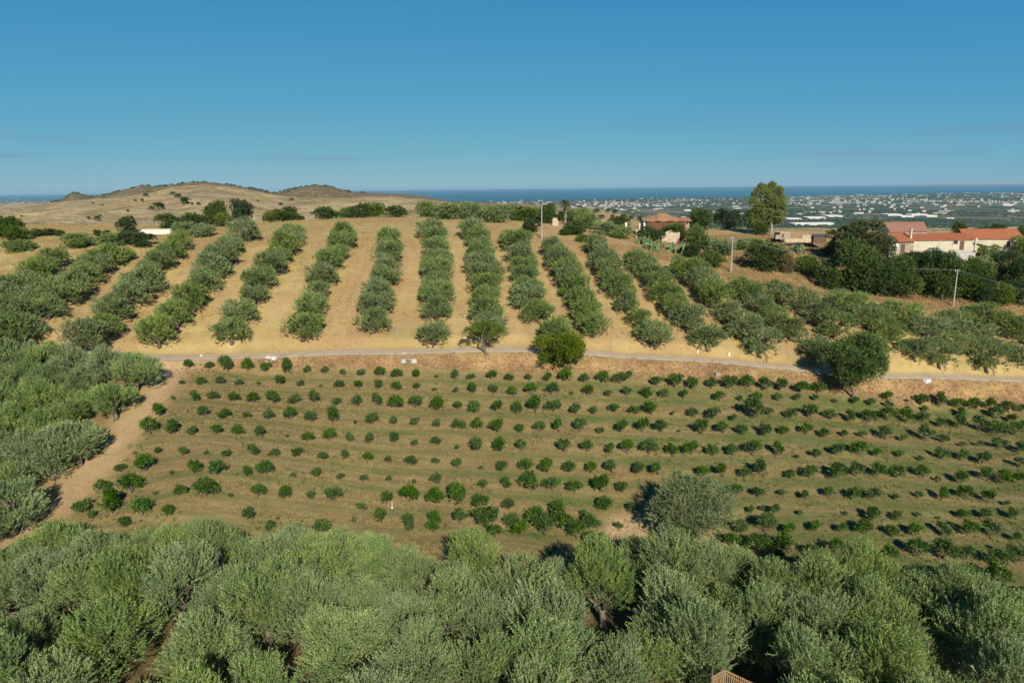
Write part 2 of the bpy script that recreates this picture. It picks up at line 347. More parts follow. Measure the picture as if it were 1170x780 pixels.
# ------------------------------------------------------------ citrus orchard, row by row below the lane
CR = {'A':(80,400,5.85),'B':(280,400,5.85),'C':(480,400,5.85),'D':(680,400,5.85),'E':(80,500,5.85),'F':(280,500,5.85),'G':(480,500,5.85),'H':(680,500,5.85),
      'I':(870,420,7.8),'J':(1020,420,7.8),'K':(870,510,7.8),'L':(1020,510,7.8),'M':(820,590,6.5),'N':(990,590,6.5)}
ROWS = [
 "A 800,105,70 932,108,60 1052,113,100 B 18,120,75 147,125,70 268,133,90 408,133,58 533,138,52 655,150,45 780,150,60 903,157,70 1018,165,75 1145,163,65 C 108,178,28 228,174,62 343,182,55 478,175,65 600,190,68 725,190,50 850,187,65 972,182,100 1098,198,70 D 45,195,85 165,198,95 228,175,45 410,218,70 535,218,90 650,235,80 775,235,75 895,232,90 1008,232,100 1127,250,85 I 165,175,110 345,190,120 500,200,110 1120,270,90 J 120,295,35 250,300,110 415,315,120 575,330,100 720,335,125 865,355,100 1020,360,120 1150,380,90",
 "A 748,218,38 877,212,65 1003,208,65 1133,222,50 B 92,222,30 242,205,75 370,225,55 505,240,22 633,235,65 755,240,62 880,240,65 1010,248,70 1148,250,50 C 97,265,30 233,273,42 355,272,70 490,265,72 618,278,72 745,270,85 880,270,90 1015,295,25 1120,278,80 D 93,295,55 213,290,65 340,300,70 460,302,60 593,302,65 835,315,85 970,330,40 1090,320,70 I 150,270,80 320,270,75 475,280,65 655,300,50 825,300,75 970,315,80 1130,345,80 J 135,360,30 290,375,70 590,410,100 915,430,110 1055,460,95 1160,500,60",
 "A 692,325,30 822,318,85 960,315,65 1095,325,65 B 58,325,80 188,330,85 338,335,80 468,333,85 612,348,62 755,350,70 878,355,80 1003,357,100 1140,360,85 C 108,373,90 250,382,62 367,385,95 507,390,75 642,400,88 772,388,115 895,385,100 1045,400,80 1160,408,60 D 130,395,75 263,408,70 380,400,110 515,430,30 655,425,75 785,428,95 920,460,50 1055,420,130 1160,420,60 I 255,430,90 430,415,130 605,425,110 760,440,125 945,450,120 1120,440,130 J 110,450,120 290,460,120 430,505,90 610,510,110 765,520,150 930,560,130 1080,560,130",
 "A 600,415,85 895,420,75 1035,430,80 B 15,440,55 160,445,65 303,440,78 448,450,90 583,453,95 738,485,30 857,473,80 997,480,58 1140,488,60 C 110,497,60 257,503,85 383,503,80 520,520,85 662,528,72 798,523,75 928,523,85 1068,523,90 D 35,545,50 172,526,90 315,520,95 445,522,95 565,545,25 715,532,95 857,530,90 980,545,75 1120,545,90 I 190,565,90 390,565,110 555,590,100 735,600,70 900,600,80 1090,595,130 J 90,640,70 280,610,130 445,650,90 620,690,55 780,690,55 960,690,140 1130,720,120",
 "A 533,537,105 685,530,95 830,547,65 978,545,72 1117,540,80 B 110,560,80 280,575,28 415,588,70 562,585,80 703,595,60 832,602,70 988,600,75 1133,618,52 C 113,615,75 253,655,40 383,640,105 540,648,95 678,655,82 963,652,95 1115,655,85 D 85,660,80 215,665,85 360,660,115 510,675,80 645,670,100 H 785,100,75 925,95,85 1055,90,100 K 130,55,120 310,95,45 490,75,90 680,50,110 870,45,130 1030,65,90 L 65,75,80 245,110,55 430,80,110 640,85,110 790,120,130 1130,160,90",
 "E 440,112,22 592,92,52 750,97,70 912,103,35 1050,107,62 F 52,95,90 203,103,68 355,100,75 520,127,62 675,128,62 820,135,75 958,155,50 1112,160,80 G 105,163,60 253,185,68 407,205,30 553,197,85 710,207,90 850,205,95 997,203,95 1140,215,70 H 115,210,90 285,210,90 425,222,95 555,245,50 710,235,85 855,240,90 1000,240,85 1130,232,120 K 255,255,100 430,240,140 650,235,160 850,235,130 1020,240,140 L 35,250,120 260,240,120 400,300,55 610,300,120 830,270,120 1000,290,140 1130,300,110",
 "E 340,208,70 505,190,115 677,240,32 828,215,90 978,218,105 F 10,235,75 143,218,100 322,255,38 472,240,75 637,262,50 797,282,50 960,283,42 1130,297,32 G 103,288,72 418,315,75 565,310,85 725,310,120 885,318,115 1035,340,95 H 35,325,120 185,340,90 820,340,50 945,360,80 1095,370,85 K 195,425,75 400,450,90 610,430,110 810,440,130 990,450,120 L 35,460,70 235,440,70 430,450,120 650,440,120 840,455,120 1020,515,60",
 "E 225,325,95 410,325,150 570,375,30 740,360,85 910,350,150 1070,390,35 F 85,370,95 270,370,95 438,390,62 600,390,100 755,450,30 790,478,60 940,405,95 1105,395,130 G 105,405,120 265,400,140 410,435,110 590,460,90 912,470,85 1100,515,55 H 70,455,115 235,475,75 1045,490,55 K 10,560,50 110,590,100 340,600,50 750,600,40 975,620,140 L 35,620,100 220,610,60 410,640,40 640,620,110 850,610,130 1040,600,100",
 "E 95,460,110 285,460,150 485,485,115 650,500,85 F 30,515,85 225,540,25 380,560,20 555,565,25 735,560,40 915,535,95 1100,560,90 G 90,560,95 270,545,105 440,545,150 600,560,110 770,540,130 950,570,150 1130,585,110 H 15,590,60 155,600,60 M 170,85,130 360,85,140 520,110,90 735,85,90 920,95,80 1090,90,130 N 190,115,110 360,115,110 550,105,120 750,110,100 920,110,130 1110,170,70",
 "E 150,530,60 370,570,90 F 165,595,80 340,610,60 520,625,105 1100,610,60 G 90,610,80 500,640,90 670,610,120 840,620,130 1050,640,120 1140,680,90 H 35,680,70 545,670,90 M 100,190,120 300,210,160 480,240,150 700,260,110 885,245,100 1100,270,70 N 160,310,130 380,270,130 560,280,150 740,280,130 960,330,130 1110,310,140",
 "M 200,300,80 450,310,80 650,345,120 840,370,110 1050,380,80 N 160,400,120 370,420,140 560,410,100 750,450,140 980,450,150 1150,545,60",
 "M 810,470,80 N 190,510,120 580,550,150 1000,580,130"]
bushes = []   # row, px, py, width px
for ri, s in enumerate(ROWS):
    cur = None
    for tok in s.split():
        if tok in CR: cur = CR[tok]; continue
        x, y, w = map(float, tok.split(','))
        bushes.append((ri, cur[0]+x/cur[2], cur[1]+y/cur[2], w/cur[2]))
# ------------------------------------------------------------ hillside olive rows, crown centres from the lane uphill
HILL = ["-22,388 -5,372 12,352 30,338", "0,343 20,325 45,303 62,292", "0,380 30,365 55,346 71,328 90,312 105,300 118,290",
 "92,383 120,368 135,343 160,325 166,303 185,291 204,272", "178,378 197,362 212,340 228,322 243,303 255,285 268,269 280,262",
 "262,374 268,361 283,340 296,318 312,297 327,275 334,262", "345,368 356,349 367,318 376,300 386,282 392,264", "425,364 430,343 438,321 441,300 444,285 444,268",
 "496,371 499,352 499,331 499,313 499,294 498,278 495,260", "558,373 555,355 555,334 555,312 551,294 548,278 541,261", "634,372 614,352 605,337 601,318 598,303 595,288 586,268",
 "678,369 669,352 663,337 654,321 648,306 638,291 630,278", "749,379 734,362 718,346 709,331 700,315 694,300 681,277", "808,384 792,368 777,352 761,334 752,318 737,303 726,291",
 "869,389 851,371 835,358 823,343 808,325 795,312 780,302", "930,393 912,378 895,366 880,354 862,338 845,322", "988,392 959,374 947,365 928,352 910,340 888,330",
 "1074,403 1052,395 1030,386 1008,371 993,362 978,349 959,337", "1128,408 1104,392 1085,382 1067,374 1050,365 1030,357", "1180,408 1156,395 1135,386 1116,377 1085,362", "1190,385 1165,377 1140,367 1120,358"]
GROVE = [(20,399),(52,402),(84,400),(118,404),(155,412),(18,421),(52,424),(90,426),(131,447),(-14,430),(12,446),(46,450),(82,456),(-14,462),(14,477),(52,477),(89,498),(60,512),(28,515),(-8,500),(5,543),(14,572),(-25,540),(-20,590)]
FRONT = [(35,622),(73,614),(112,622),(158,612),(200,622),(240,610),(285,622),(326,630),(372,638),(425,622),(470,640),(543,634),(590,668),(634,655),(690,668),(727,642),(775,668),(812,656),(850,650),(890,672),(930,685),(985,668),(1053,688),(1105,702),(1160,722),
 (-20,640),(8,665),(55,662),(100,665),(150,680),(205,672),(262,672),(305,690),(352,690),(408,680),(460,700),(512,690),(560,712),(620,708),(672,720),(760,705),(822,698),(880,718),(935,722),(1000,720),(1062,738),(1125,745),
 (28,725),(122,730),(240,728),(310,745),(390,745),(470,765),(545,765),(628,760),(700,770),(735,748),(800,742),(860,768),(930,775),(1010,778),(1090,800),(1160,795),
 (-20,780),(52,786),(145,805),(215,815),(290,790),(365,812),(430,820),(520,835),(610,825),(680,845),(770,850),(880,840),(960,850),(1030,850)]
# other trees and shrubs: px, py (crown centre), width px, height px, kind, label
SHRUBS = [
 (8,262,30,18,'green','dark green round tree at the top of the far left rows'),(20,268,24,15,'green','low leafy tree beside the left edge above the olive rows'),
 (23,281,26,13,'olive','low olive shrub behind the first rows at the left edge'),(89,276,30,14,'olive','wide olive shrub among the upper left rows'),(128,275,28,14,'olive','olive shrub just left of the low pale barn'),(137,291,26,16,'olive','lone olive shrub with bare soil round it below the barn'),
 (146,259,19,15,'dark','round dark tree left of the low pale barn'),(149,273,22,14,'dark','dark bushy tree in front of the low pale barn'),(164,275,22,15,'dark','second dark bushy tree in front of the pale barn'),(112,267,8,6,'dark','tiny round dark bush on the left skyline of the terrace'),(122,267,8,6,'dark','tiny round dark bush nearer the pale barn'),
 (193,256,24,16,'green','green tree rising just right of the pale barn'),(222,253,24,12,'green','low green tree behind the grove right of the barn'),(212,263,24,15,'olive','spreading olive right of the pale barn'),(232,264,22,14,'olive','rounded olive between barn and the tall dark tree'),
 (249,248,26,22,'green','dome shaped green tree beside the tall dark hilltop tree'),(257,253,22,12,'lime','yellow-green bush under the dome shaped hilltop tree'),(277,243,23,25,'dark','tall dark green tree on the left hilltop'),
 (310,247,20,11,'lime','yellow-green low tree on the left crest'),(327,246,26,14,'green','dark rounded tree on the left crest against the tan hill'),(343,249,10,5,'green','small bush trailing off the left crest trees'),
 (374,243,26,11,'green','low green tree left on the middle crest'),(392,240,16,8,'olive','grey-green bush between crest trees'),(398,244,16,11,'bright','bright green bush on the middle crest'),(414,236,26,13,'green','wide dark green tree on the middle crest'),(428,239,20,13,'bright','yellow-green small tree on the middle crest with a bare stem'),(451,235,22,11,'green','rounded green tree at right end of the crest line'),
 (487,236,22,16,'olive','olive at the left end of the hilltop grove'),(510,243,26,17,'olive','olive in front at left of the hilltop grove'),(505,232,28,12,'olive','olive behind the left end of the hilltop grove'),(536,243,26,17,'olive','broad olive in the middle of the hilltop grove'),(533,229,26,12,'olive','olive at the back of the hilltop grove'),(551,236,24,14,'olive','olive in the centre of the hilltop grove'),(568,229,22,14,'bright','light green tree topping the hilltop grove'),(567,246,26,18,'olive','olive in front at right of the hilltop grove'),(588,243,26,18,'olive','olive left of the thin hilltop mast'),(600,236,24,14,'bright','light green tree behind the thin hilltop mast'),(607,259,18,14,'dark','dark green bush left of the first lamp-like pole'),(614,243,24,16,'olive','olive just left of the first pole'),(627,247,20,18,'green','green tree between the first pole and the pale wall'),(632,236,20,10,'green','low green tree behind the pale wall fragment'),
 (658,247,30,18,'olive','large olive right of the palm'),(670,254,24,16,'olive','olive behind the pair right of the palm'),(657,262,22,14,'green','green bush in front of the olives right of the palm'),(665,273,14,8,'bright','small bright shrub at the head of an olive row'),(645,266,10,6,'green','small green shrub on bare soil below the palm'),(692,262,24,15,'olive','olive with open branches left of the white pillar'),(708,266,22,14,'olive','olive with a bare stem by the white pillar'),(707,252,22,10,'green','green bush behind the white pillar'),
 (744,269,26,15,'green','green bush in front of the ruined wall at left'),(770,268,26,16,'green','green bush in front of the ruin roof'),(798,254,26,20,'green','green tree at the right end of the ruin under the small palm'),(797,274,24,22,'bright','upright bright green tree below the ruin'),(790,288,20,14,'dark','dark green bush below the upright tree'),(813,297,24,16,'bright','spreading shrub on the slope below the ruin'),(824,283,28,16,'olive','grey-green shrub behind the middle pole'),(845,280,22,10,'olive','low grey-green shrub right of the middle pole'),
 (833,252,30,18,'dark','very dark low tree left of the tall light green tree'),(858,250,18,20,'dark','dark tree under the tall light green tree'),(866,263,18,12,'green','green bush at the foot of the tall light green tree'),(873,296,40,26,'green','large round green bush on the slope'),(856,278,26,10,'olive','grey-green scrub below the tall light green tree'),
 (896,302,24,18,'dryleaf','dry brownish bush right of the large round bush'),(924,305,24,19,'bright','round yellow-green bush on the slope left of the carob'),(950,285,18,15,'bright','small bright bush against the big carob tree'),
 (968,311,48,40,'bright','light green tree below the big carob tree'),(948,322,20,20,'green','green bush at the left foot of the tree belt'),(1000,322,34,32,'dark','dark tree in the belt below the big carob'),(1022,322,44,32,'green','dense green tree in the belt below the farmhouse'),(1045,298,40,30,'dark','dark rounded tree hiding the terrace left end'),(1060,315,36,34,'dark','dark tree in the middle of the belt'),(1076,324,32,38,'bright','bright green tree left of the right hand pole'),(1105,324,36,34,'green','green tree right of the right hand pole'),(1118,300,34,34,'olive','grey-green airy tree right of the terrace wall'),(1130,284,26,24,'olive','grey-green tree in front of the right farmhouse'),(1150,298,34,32,'dark','dark tree at the right edge below the far house'),(1165,310,34,40,'dark','dark tall tree on the right edge'),(1141,338,26,22,'bright','yellow-green bush by the right olive rows'),(1120,335,24,24,'dark','dark bush in shade behind the right rows'),(1168,284,20,22,'olive','grey-green tree touching the right edge'),(1160,335,26,24,'dark','dark bush at the right edge above the olives'),
 (42,267,14,7,'green','low green hedge bush at left below the far tan hill'),(56,266,16,7,'dark','dark hedge bush second from left below the far tan hill'),(69,267,10,6,'green','small green hedge bush third from left below the tan hill'),
 (1095,264,14,14,'green','green tree behind the long farmhouse roof'),(1122,258,16,6,'green','low green tree behind the right farmhouse ridge'),(1141,256,16,8,'green','second green tree behind the right farmhouse ridge'),(1166,268,12,12,'green','green tree at the right gable of the right farmhouse'),
]
# ------------------------------------------------------------ near ground
def in_poly(x, y, poly):
    x = np.asarray(x); inside = np.zeros(x.shape, bool); n = len(poly)
    for i in range(n):
        x1, y1 = poly[i]; x2, y2 = poly[(i+1) % n]
        c = ((y1 > y) != (y2 > y)) & (x < (x2-x1)*(y-y1)/(y2-y1+1e-12)+x1); inside ^= c
    return inside
def blur(a, k=2):
    for _ in range(k):
        p = np.pad(a, 1, 'edge'); a = (p[:-2,1:-1]+p[2:,1:-1]+p[1:-1,:-2]+p[1:-1,2:]+4*p[1:-1,1:-1])/8
    return a
bp = hit([b[1] for b in bushes], [b[2]+.32*b[3] for b in bushes])
rows_fit = []
for r in range(len(ROWS)):
    s = np.array([b[0] == r for b in bushes]); q = bp[s]; deg = 3 if len(q) > 12 else 1
    rows_fit.append((np.polyfit(q[:, 0], q[:, 1], deg), q[:, 0].min()-2, q[:, 0].max()+3))
opx = [(212,414),(300,417),(430,421),(585,424),(700,428),(850,437),(1000,452),(1100,460),(1290,474),(1290,760),(1000,730),(700,690),(400,640),(150,625),(45,618),(95,575),(140,530),(165,490),(188,455),(205,430)]
op = hit([a for a, b in opx], [b for a, b in opx])[:, :2]
wx = MX+1.2*fbm(MX*.5, MY*.5); wy = MY+1.2*fbm(MX*.5+50, MY*.5+9)
A_orch = blur(in_poly(wx, wy, op).astype(float), 3)
g = np.zeros(MX.shape)
px_, py_, _ = proj(np.stack([MX, MY, HG], -1))
right = smooth(350, 1000, px_)
for (pf, a, b) in rows_fit:
    yr = np.polyval(pf, np.clip(MX, a, b)); inr = (MX > a) & (MX < b)
    g = np.maximum(g, np.exp(-((MY-(yr-1.0-.3*right))/(.62+.5*right))**2)*inr)
patch = smooth(-.05, .22, fbm(MX*.13, MY*.5, 3)+.16*right-.02)
A_green = np.clip(g*(.45+.75*patch)*(.80+.35*right) + .40*right*smooth(0, .25, fbm(MX*.09+40, MY*.3, 3)+.03), 0, 1)*A_orch
A_green += .35*smooth(.12, .3, fbm(MX*.2+9, MY*.2, 3))*(1-A_orch)
# dirt track down the left side and worn soil patches
trk = catmull(hit([206,196,182,168,150,122,92,62,34,5,-30],[411,432,452,470,490,518,548,574,602,625,650])[:, :2], .8)
td, ti = near_line(wx, wy, trk); td = td.reshape(MX.shape)
A_soil = .80*(1-smooth(.8, 3.2, td+2.4*fbm(MX*.6, MY*.6, 4)))
inleft = in_poly(wx, wy, hit([206,205,188,165,140,95,0,-60,-60,60,110,150,190],[411,430,455,490,530,575,640,640,560,560,500,440,411])[:, :2])
A_soil = np.maximum(A_soil, .30*blur(inleft.astype(float), 4))
for (sx, sy, rr, am) in [(715,605,2.6,.9),(735,590,2.0,.8),(800,618,2.5,.8),(575,597,1.2,.6),(560,583,1.4,.7),(205,418,3,.9),(232,410,2,.7),(200,425,2.2,.8),(640,258,7,.8),(625,266,4,.5),(700,275,5,.6),(895,266,6,.9),(915,270,6,.8)]:
    q = hit1(sx, sy); A_soil = np.maximum(A_soil, am*(1-smooth(rr*.5, rr*1.4, np.hypot(wx-q[0], wy-q[1]))))
A_soil = np.maximum(A_soil, .6*(1-smooth(1.2, 2.6, np.abs(LD))))
bankpoly = hit([180,300,430,585,700,850,1000,1100,1290,1290,1170,1040,900,760,640,470,300,185],[416,419,422,426,430,439,454,461,476,439,436,432,423,411,403,404.5,408,411])[:, :2]
_paths = []
for s in HILL:
    q = np.array([[float(v) for v in a.split(',')] for a in s.split()]); _paths.append(catmull(hit(q[:, 0], q[:, 1]+1, 2.3)[:, :2], .5))
A_rut = np.zeros(MX.shape)
for a, b_ in zip(_paths[:-2], _paths[1:-1]):
    yy_ = np.linspace(max(a[:, 1].min(), b_[:, 1].min()), min(a[:, 1].max(), b_[:, 1].max()), 80)
    ia, ib = np.argsort(a[:, 1]), np.argsort(b_[:, 1]); mx = (np.interp(yy_, a[ia, 1], a[ia, 0])+np.interp(yy_, b_[ib, 1], b_[ib, 0]))/2+.5*np.sin(yy_*.15)
    for o_ in (-.85, .85):
        L_ = np.stack([mx+o_, yy_], 1); bb = (np.abs(MX-mx.mean()) < 40) & (MY > yy_[0]-2) & (MY < yy_[-1]+2); d_, _ = near_line(MX[bb], MY[bb], L_)
        A_rut[bb] = np.maximum(A_rut[bb], 1-smooth(.25, .75, d_))
A_soil = np.maximum(A_soil, .42*A_rut*(.5+1.4*np.clip(fbm(MX*.2, MY*.1, 3)+.3, 0, 1)))
A_bank = blur(in_poly(wx, wy, bankpoly).astype(float), 2)
scr = hit([690,730,770,800,840,880,930,980,1040,1100,1165,1250,1250,1165,1080,1000,940,900,850,780,720,680], [284,292,300,306,320,328,338,342,352,360,360,360,300,305,300,295,275,268,268,270,268,266])[:, :2]
A_bank = np.maximum(A_bank, blur(in_poly(wx, wy, scr).astype(float), 4)*(.55+.9*(fbm(MX*.12, MY*.12, 3)+.25)).clip(0, 1))
A_lit_shade = blur(((MY < op[:, 1].min()+0) | (MY < 66)).astype(float)*1.0*(~in_poly(MX, MY, op)), 4)  # mask under the crowns: litter plus painted gap shade
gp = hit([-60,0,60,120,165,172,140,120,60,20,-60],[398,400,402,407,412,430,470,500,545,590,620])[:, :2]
A_lit_shade = np.maximum(A_lit_shade, .75*blur(in_poly(wx, wy, gp).astype(float), 4))
ny, nx = MX.shape
V = np.stack([MX, MY, HG], -1).reshape(-1, 3)
ii = np.arange(ny*nx).reshape(ny, nx); Fc = np.stack([ii[:-1,:-1], ii[:-1,1:], ii[1:,1:], ii[1:,:-1]], -1).reshape(-1, 4)
me = mesh_np('ground', V, Fc, M['ground'], smooth_=True)
for nm, a in (('orchard', A_orch), ('green', A_green), ('soil', A_soil), ('bank', A_bank), ('litter_shade', A_lit_shade)):
    at = me.attributes.new(nm, 'FLOAT', 'POINT'); at.data.foreach_set('value', np.ascontiguousarray(a, dtype=np.float32).ravel())
tag(obj('ground', me), kind='structure')
# lane
tn = np.gradient(lane, axis=0); tn /= np.linalg.norm(tn, axis=1)[:, None]; nrm = np.stack([-tn[:, 1], tn[:, 0]], 1)
offs = np.array([-1.8, -1.3, -.8, -.3, .3, .8, 1.3, 1.8]); V = []
for k, o_ in enumerate(offs):
    jit = .18*fbm(np.arange(len(lane))*.3+k*9, np.arange(len(lane))*0.+k, 2) if k in (0, 7) else 0
    q = lane+nrm*(o_+jit)[:, None] if np.ndim(jit) else lane+nrm*o_
    V.append(np.column_stack([q, G(q[:, 0], q[:, 1])+.045+(0.02 if k in (3, 4) else 0)-(.06 if k in (0, 7) else 0)]))
V = np.stack(V, 1); L = len(lane); ii = np.arange(L*8).reshape(L, 8)
Fc = np.stack([ii[:-1,:-1], ii[1:,:-1], ii[1:,1:], ii[:-1,1:]], -1).reshape(-1, 4)[:, ::-1]
me = mesh_np('lane', V.reshape(-1, 3), Fc, M['lane'], smooth_=True)
at = me.attributes.new('rut', 'FLOAT', 'POINT'); at.data.foreach_set('value', np.tile(np.array([0,.6,1,.1,.1,1,.6,0], np.float32), L))
tag(obj('dirt_lane', me), kind='structure')

# ------------------------------------------------------------ far land
def yh(px): return 213.0-.01082*(px-585)
def tab(px, T): T = np.array(T, float); return np.interp(px, T[:, 0], T[:, 1])
S1 = [(-300,236),(-100,236),(0,234),(60,231.5),(100,228),(130,226),(160,222.5),(182,219),(205,213.5),(235,210.5),(265,213.5),(300,219.5),(330,224.5),(380,227),(430,227),(480,229),(560,238),(700,270)]
S2 = [(-300,245),(-100,240),(40,234),(72,229),(84,220),(92,220.5),(105,225),(120,223),(150,215),(165,211.5),(178,214),(200,211),(225,208),(245,208.5),(270,212),(300,217),(313,221),(330,217),(350,213),(365,211),(382,214),(402,219),(430,221),(470,222.5),(500,227),(560,240),(700,270)]
S3 = [(300,262),(480,240),(540,234),(560,232),(600,234),(640,236),(680,238.5),(700,241),(722,246),(745,252),(790,266),(900,290)]
COAST = [(-2,18000),(-1,16000),(-.65,14000),(-.3,9000),(0,7700),(.25,8600),(.5,9300),(.7,10300),(1.2,11500)]
def far_h(X, Y):
    px = 585+824*X/Y
    plainz = -156.5+1.5*fbm(X*.002, Y*.002, 3)
    base = np.maximum(plainz, -12-(Y-216)*.13+4*fbm(X*.01, Y*.01))
    z1 = (yh(px)-tab(px, S1))/844*1100; t = smooth(300, 1100, Y)
    und = 34*fbm(X*.006+3, Y*.0035+8, 4)*smooth(300, 480, Y)*(1-smooth(880, 1080, Y)) - 16*np.abs(fbm(X*.016, Y*.006+5, 3))*smooth(350,600,Y)
    foot = -14-.13*np.clip(Y-216, 0, 100)-.0*Y
    h1 = foot*(1-t)+z1*t+und; h1 = np.where(Y > 1100, z1-(Y-1100)*.09, h1)
    z2 = (yh(px)-tab(px, S2))/844*1500; h2 = z2-((Y-1500)/260.)**2*14+2.0*fbm(X*.03, Y*.03, 3)*(np.abs(Y-1500) > 15)
    z3 = (yh(px)-tab(px, S3))/844*450; h3 = z3-((Y-450)/110.)**2*12+1.5*fbm(X*.05, Y*.05, 2)
    h1 = np.where(px > 640, -999, h1); h2 = np.where((px > 640) | (np.abs(Y-1500) > 700), -999, h2); h3 = np.where(np.abs(Y-450) > 200, -999, h3)
    s1 = (h2 > h1) & (h2 > base)
    H = np.maximum(np.maximum(base, h1), np.maximum(h2, h3))
    hill = (1-smooth(1250, 1400, Y)) ; hill = np.where((H > plainz+3) & ((px < 640) | (h3 >= H-.01) | (Y < 235)), 1.0, 0.0)
    cst = np.interp(X/Y, *np.array(COAST, float).T)+900*fbm(X*.0006, Y*0+1, 3)
    H = np.where(Y > cst, -161.0, H)
    scrub = np.where(s1, .95, 0.)+np.where((h3 >= H-.01), .35, 0.)
    return H, hill, scrub
yy = 205*(16500/205.)**(np.linspace(0, 1, 520)); uu = np.linspace(-1.1, 1.1, 620)
U, Y2 = np.meshgrid(uu, yy); X2 = U*Y2
FHh, Fhill, Fscrub = far_h(X2, Y2)
b = smooth(206, 216, Y2); nearz = G(X2, np.clip(Y2, None, 215))-.25
b2 = smooth(208, 255, Y2); FHh = np.where(Y2 < 255, nearz*(1-b2)+FHh*b2-.3*(Y2 < 212), FHh)
ny, nx = U.shape; ii = np.arange(ny*nx).reshape(ny, nx); Fc = np.stack([ii[:-1,:-1], ii[:-1,1:], ii[1:,1:], ii[1:,:-1]], -1).reshape(-1, 4)
me = mesh_np('terrain', np.stack([X2, Y2, FHh], -1).reshape(-1, 3), Fc, M['far'], smooth_=True)
URB = smooth(4300, 5600, Y2)*smooth(-.08, .12, fbm(X2*.0006, Y2*.0004, 3)+.04)
for nm, a in (('hill', Fhill), ('scrub', Fscrub), ('urban', URB)):
    at = me.attributes.new(nm, 'FLOAT', 'POINT'); at.data.foreach_set('value', np.ascontiguousarray(a, dtype=np.float32).ravel())
tag(obj('terrain', me), kind='structure')
def FZ(x, y): return far_h(np.atleast_1d(np.float64(x)), np.atleast_1d(np.float64(y)))[0]
# sea
mb = MB(); R_ = 46000.; n = 160
mb.poly([(R_*math.cos(2*math.pi*k/n), R_*math.sin(2*math.pi*k/n), SEA_Z) for k in range(n)])
tag(mb.build('sea', M['sea']), kind='structure')
# headland across the bay
mb = MB(); us = np.linspace(.56, 1.3, 60); hh = 60+130*smooth(.56, .62, us)*(.5+.9*np.abs(fbm(us*9, us*0, 4)))+70*smooth(.66, .8, us)
for k in range(59):
    a0, a1 = us[k], us[k+1]; Y0 = 38000
    mb.poly([(a0*Y0, Y0, SEA_Z-1), (a1*Y0, Y0, SEA_Z-1), (a1*(Y0+1500), Y0+1500, SEA_Z+hh[k+1]), (a0*(Y0+1500), Y0+1500, SEA_Z+hh[k])])
    mb.poly([(a0*(Y0+1500), Y0+1500, SEA_Z+hh[k]), (a1*(Y0+1500), Y0+1500, SEA_Z+hh[k+1]), (a1*(Y0+3500), Y0+3500, SEA_Z-1), (a0*(Y0+3500), Y0+3500, SEA_Z-1)])
tag(mb.build('distant_hills', M['stone']), kind='structure')
# ------------------------------------------------------------ foliage
def unit(a): return a/np.maximum(np.linalg.norm(a, axis=-1, keepdims=True), 1e-9)
def blades(o, d, l, w, r, curl=.0):
    n = len(o); nr = unit(r.normal(size=(n, 3))); s = unit(np.cross(d, nr)); l = np.broadcast_to(l, n)[:, None]; w = np.broadcast_to(w, n)[:, None]
    up_ = unit(np.cross(s, d))
    V = np.stack([o, o+d*l*.45+s*w*.5, o+d*l-up_*l*curl, o+d*l*.45-s*w*.5], 1)
    return V.reshape(-1, 3), np.arange(n*4).reshape(n, 4)
def lobes(r, n, R, H, zc, rl, low=-.35):
    """uneven dome of leaf masses: centres and radii"""
    d = []
    while len(d) < n:
        v = unit(r.normal(size=3))
        if v[2] > low: d.append(v)
    d = np.array(d); k = r.uniform(.35, .88, n)**.6
    c = d*k[:, None]*np.array([R, R, H])*.80; c[:, 2] += zc
    return c, r.uniform(rl*.7, rl*1.3, n)
def shoots(r, c, rad, n, upness, spread=.35):
    wts = rad**2; li = r.choice(len(c), n, p=wts/wts.sum()); v = unit(r.normal(size=(n, 3))); v[:, 2] = np.where(v[:, 2] < -.5, -v[:, 2], v[:, 2])
    rr = r.uniform(.5, 1.0, n)**.6; o = c[li]+v*(rad[li]*rr)[:, None]*np.array([1, 1, .9])
    cen = c.mean(0); outw = unit(o-cen); d = unit(outw*.55+v*.3+np.array([0, 0, upness])+r.normal(size=(n, 3))*spread)
    return o, d
def crown_mesh(name, seed, mat, R, H, zc, nl, rl, nsh, per, leaf, width, upness, shl, zmin=.15, low=-.35, spread=.35, jit=.55):
    r = np.random.default_rng(seed); c, rad = lobes(r, nl, R, H, zc, rl, low)
    o, d = shoots(r, c, rad, nsh, upness, spread); keep = o[:, 2] > zmin; o, d = o[keep], d[keep]; n = len(o)
    t = np.tile(np.linspace(0, 1, per), n); oo = np.repeat(o, per, 0)+np.repeat(d, per, 0)*(t*np.repeat(r.uniform(.6, 1.2, n)*shl, per))[:, None]
    dd = unit(np.repeat(d, per, 0)+r.normal(size=(n*per, 3))*jit)
    V, Fc = blades(oo, dd, leaf*r.uniform(.7, 1.3, n*per), width*r.uniform(.8, 1.2, n*per), r, .1)
    return mesh_np(name, V, Fc, mat)
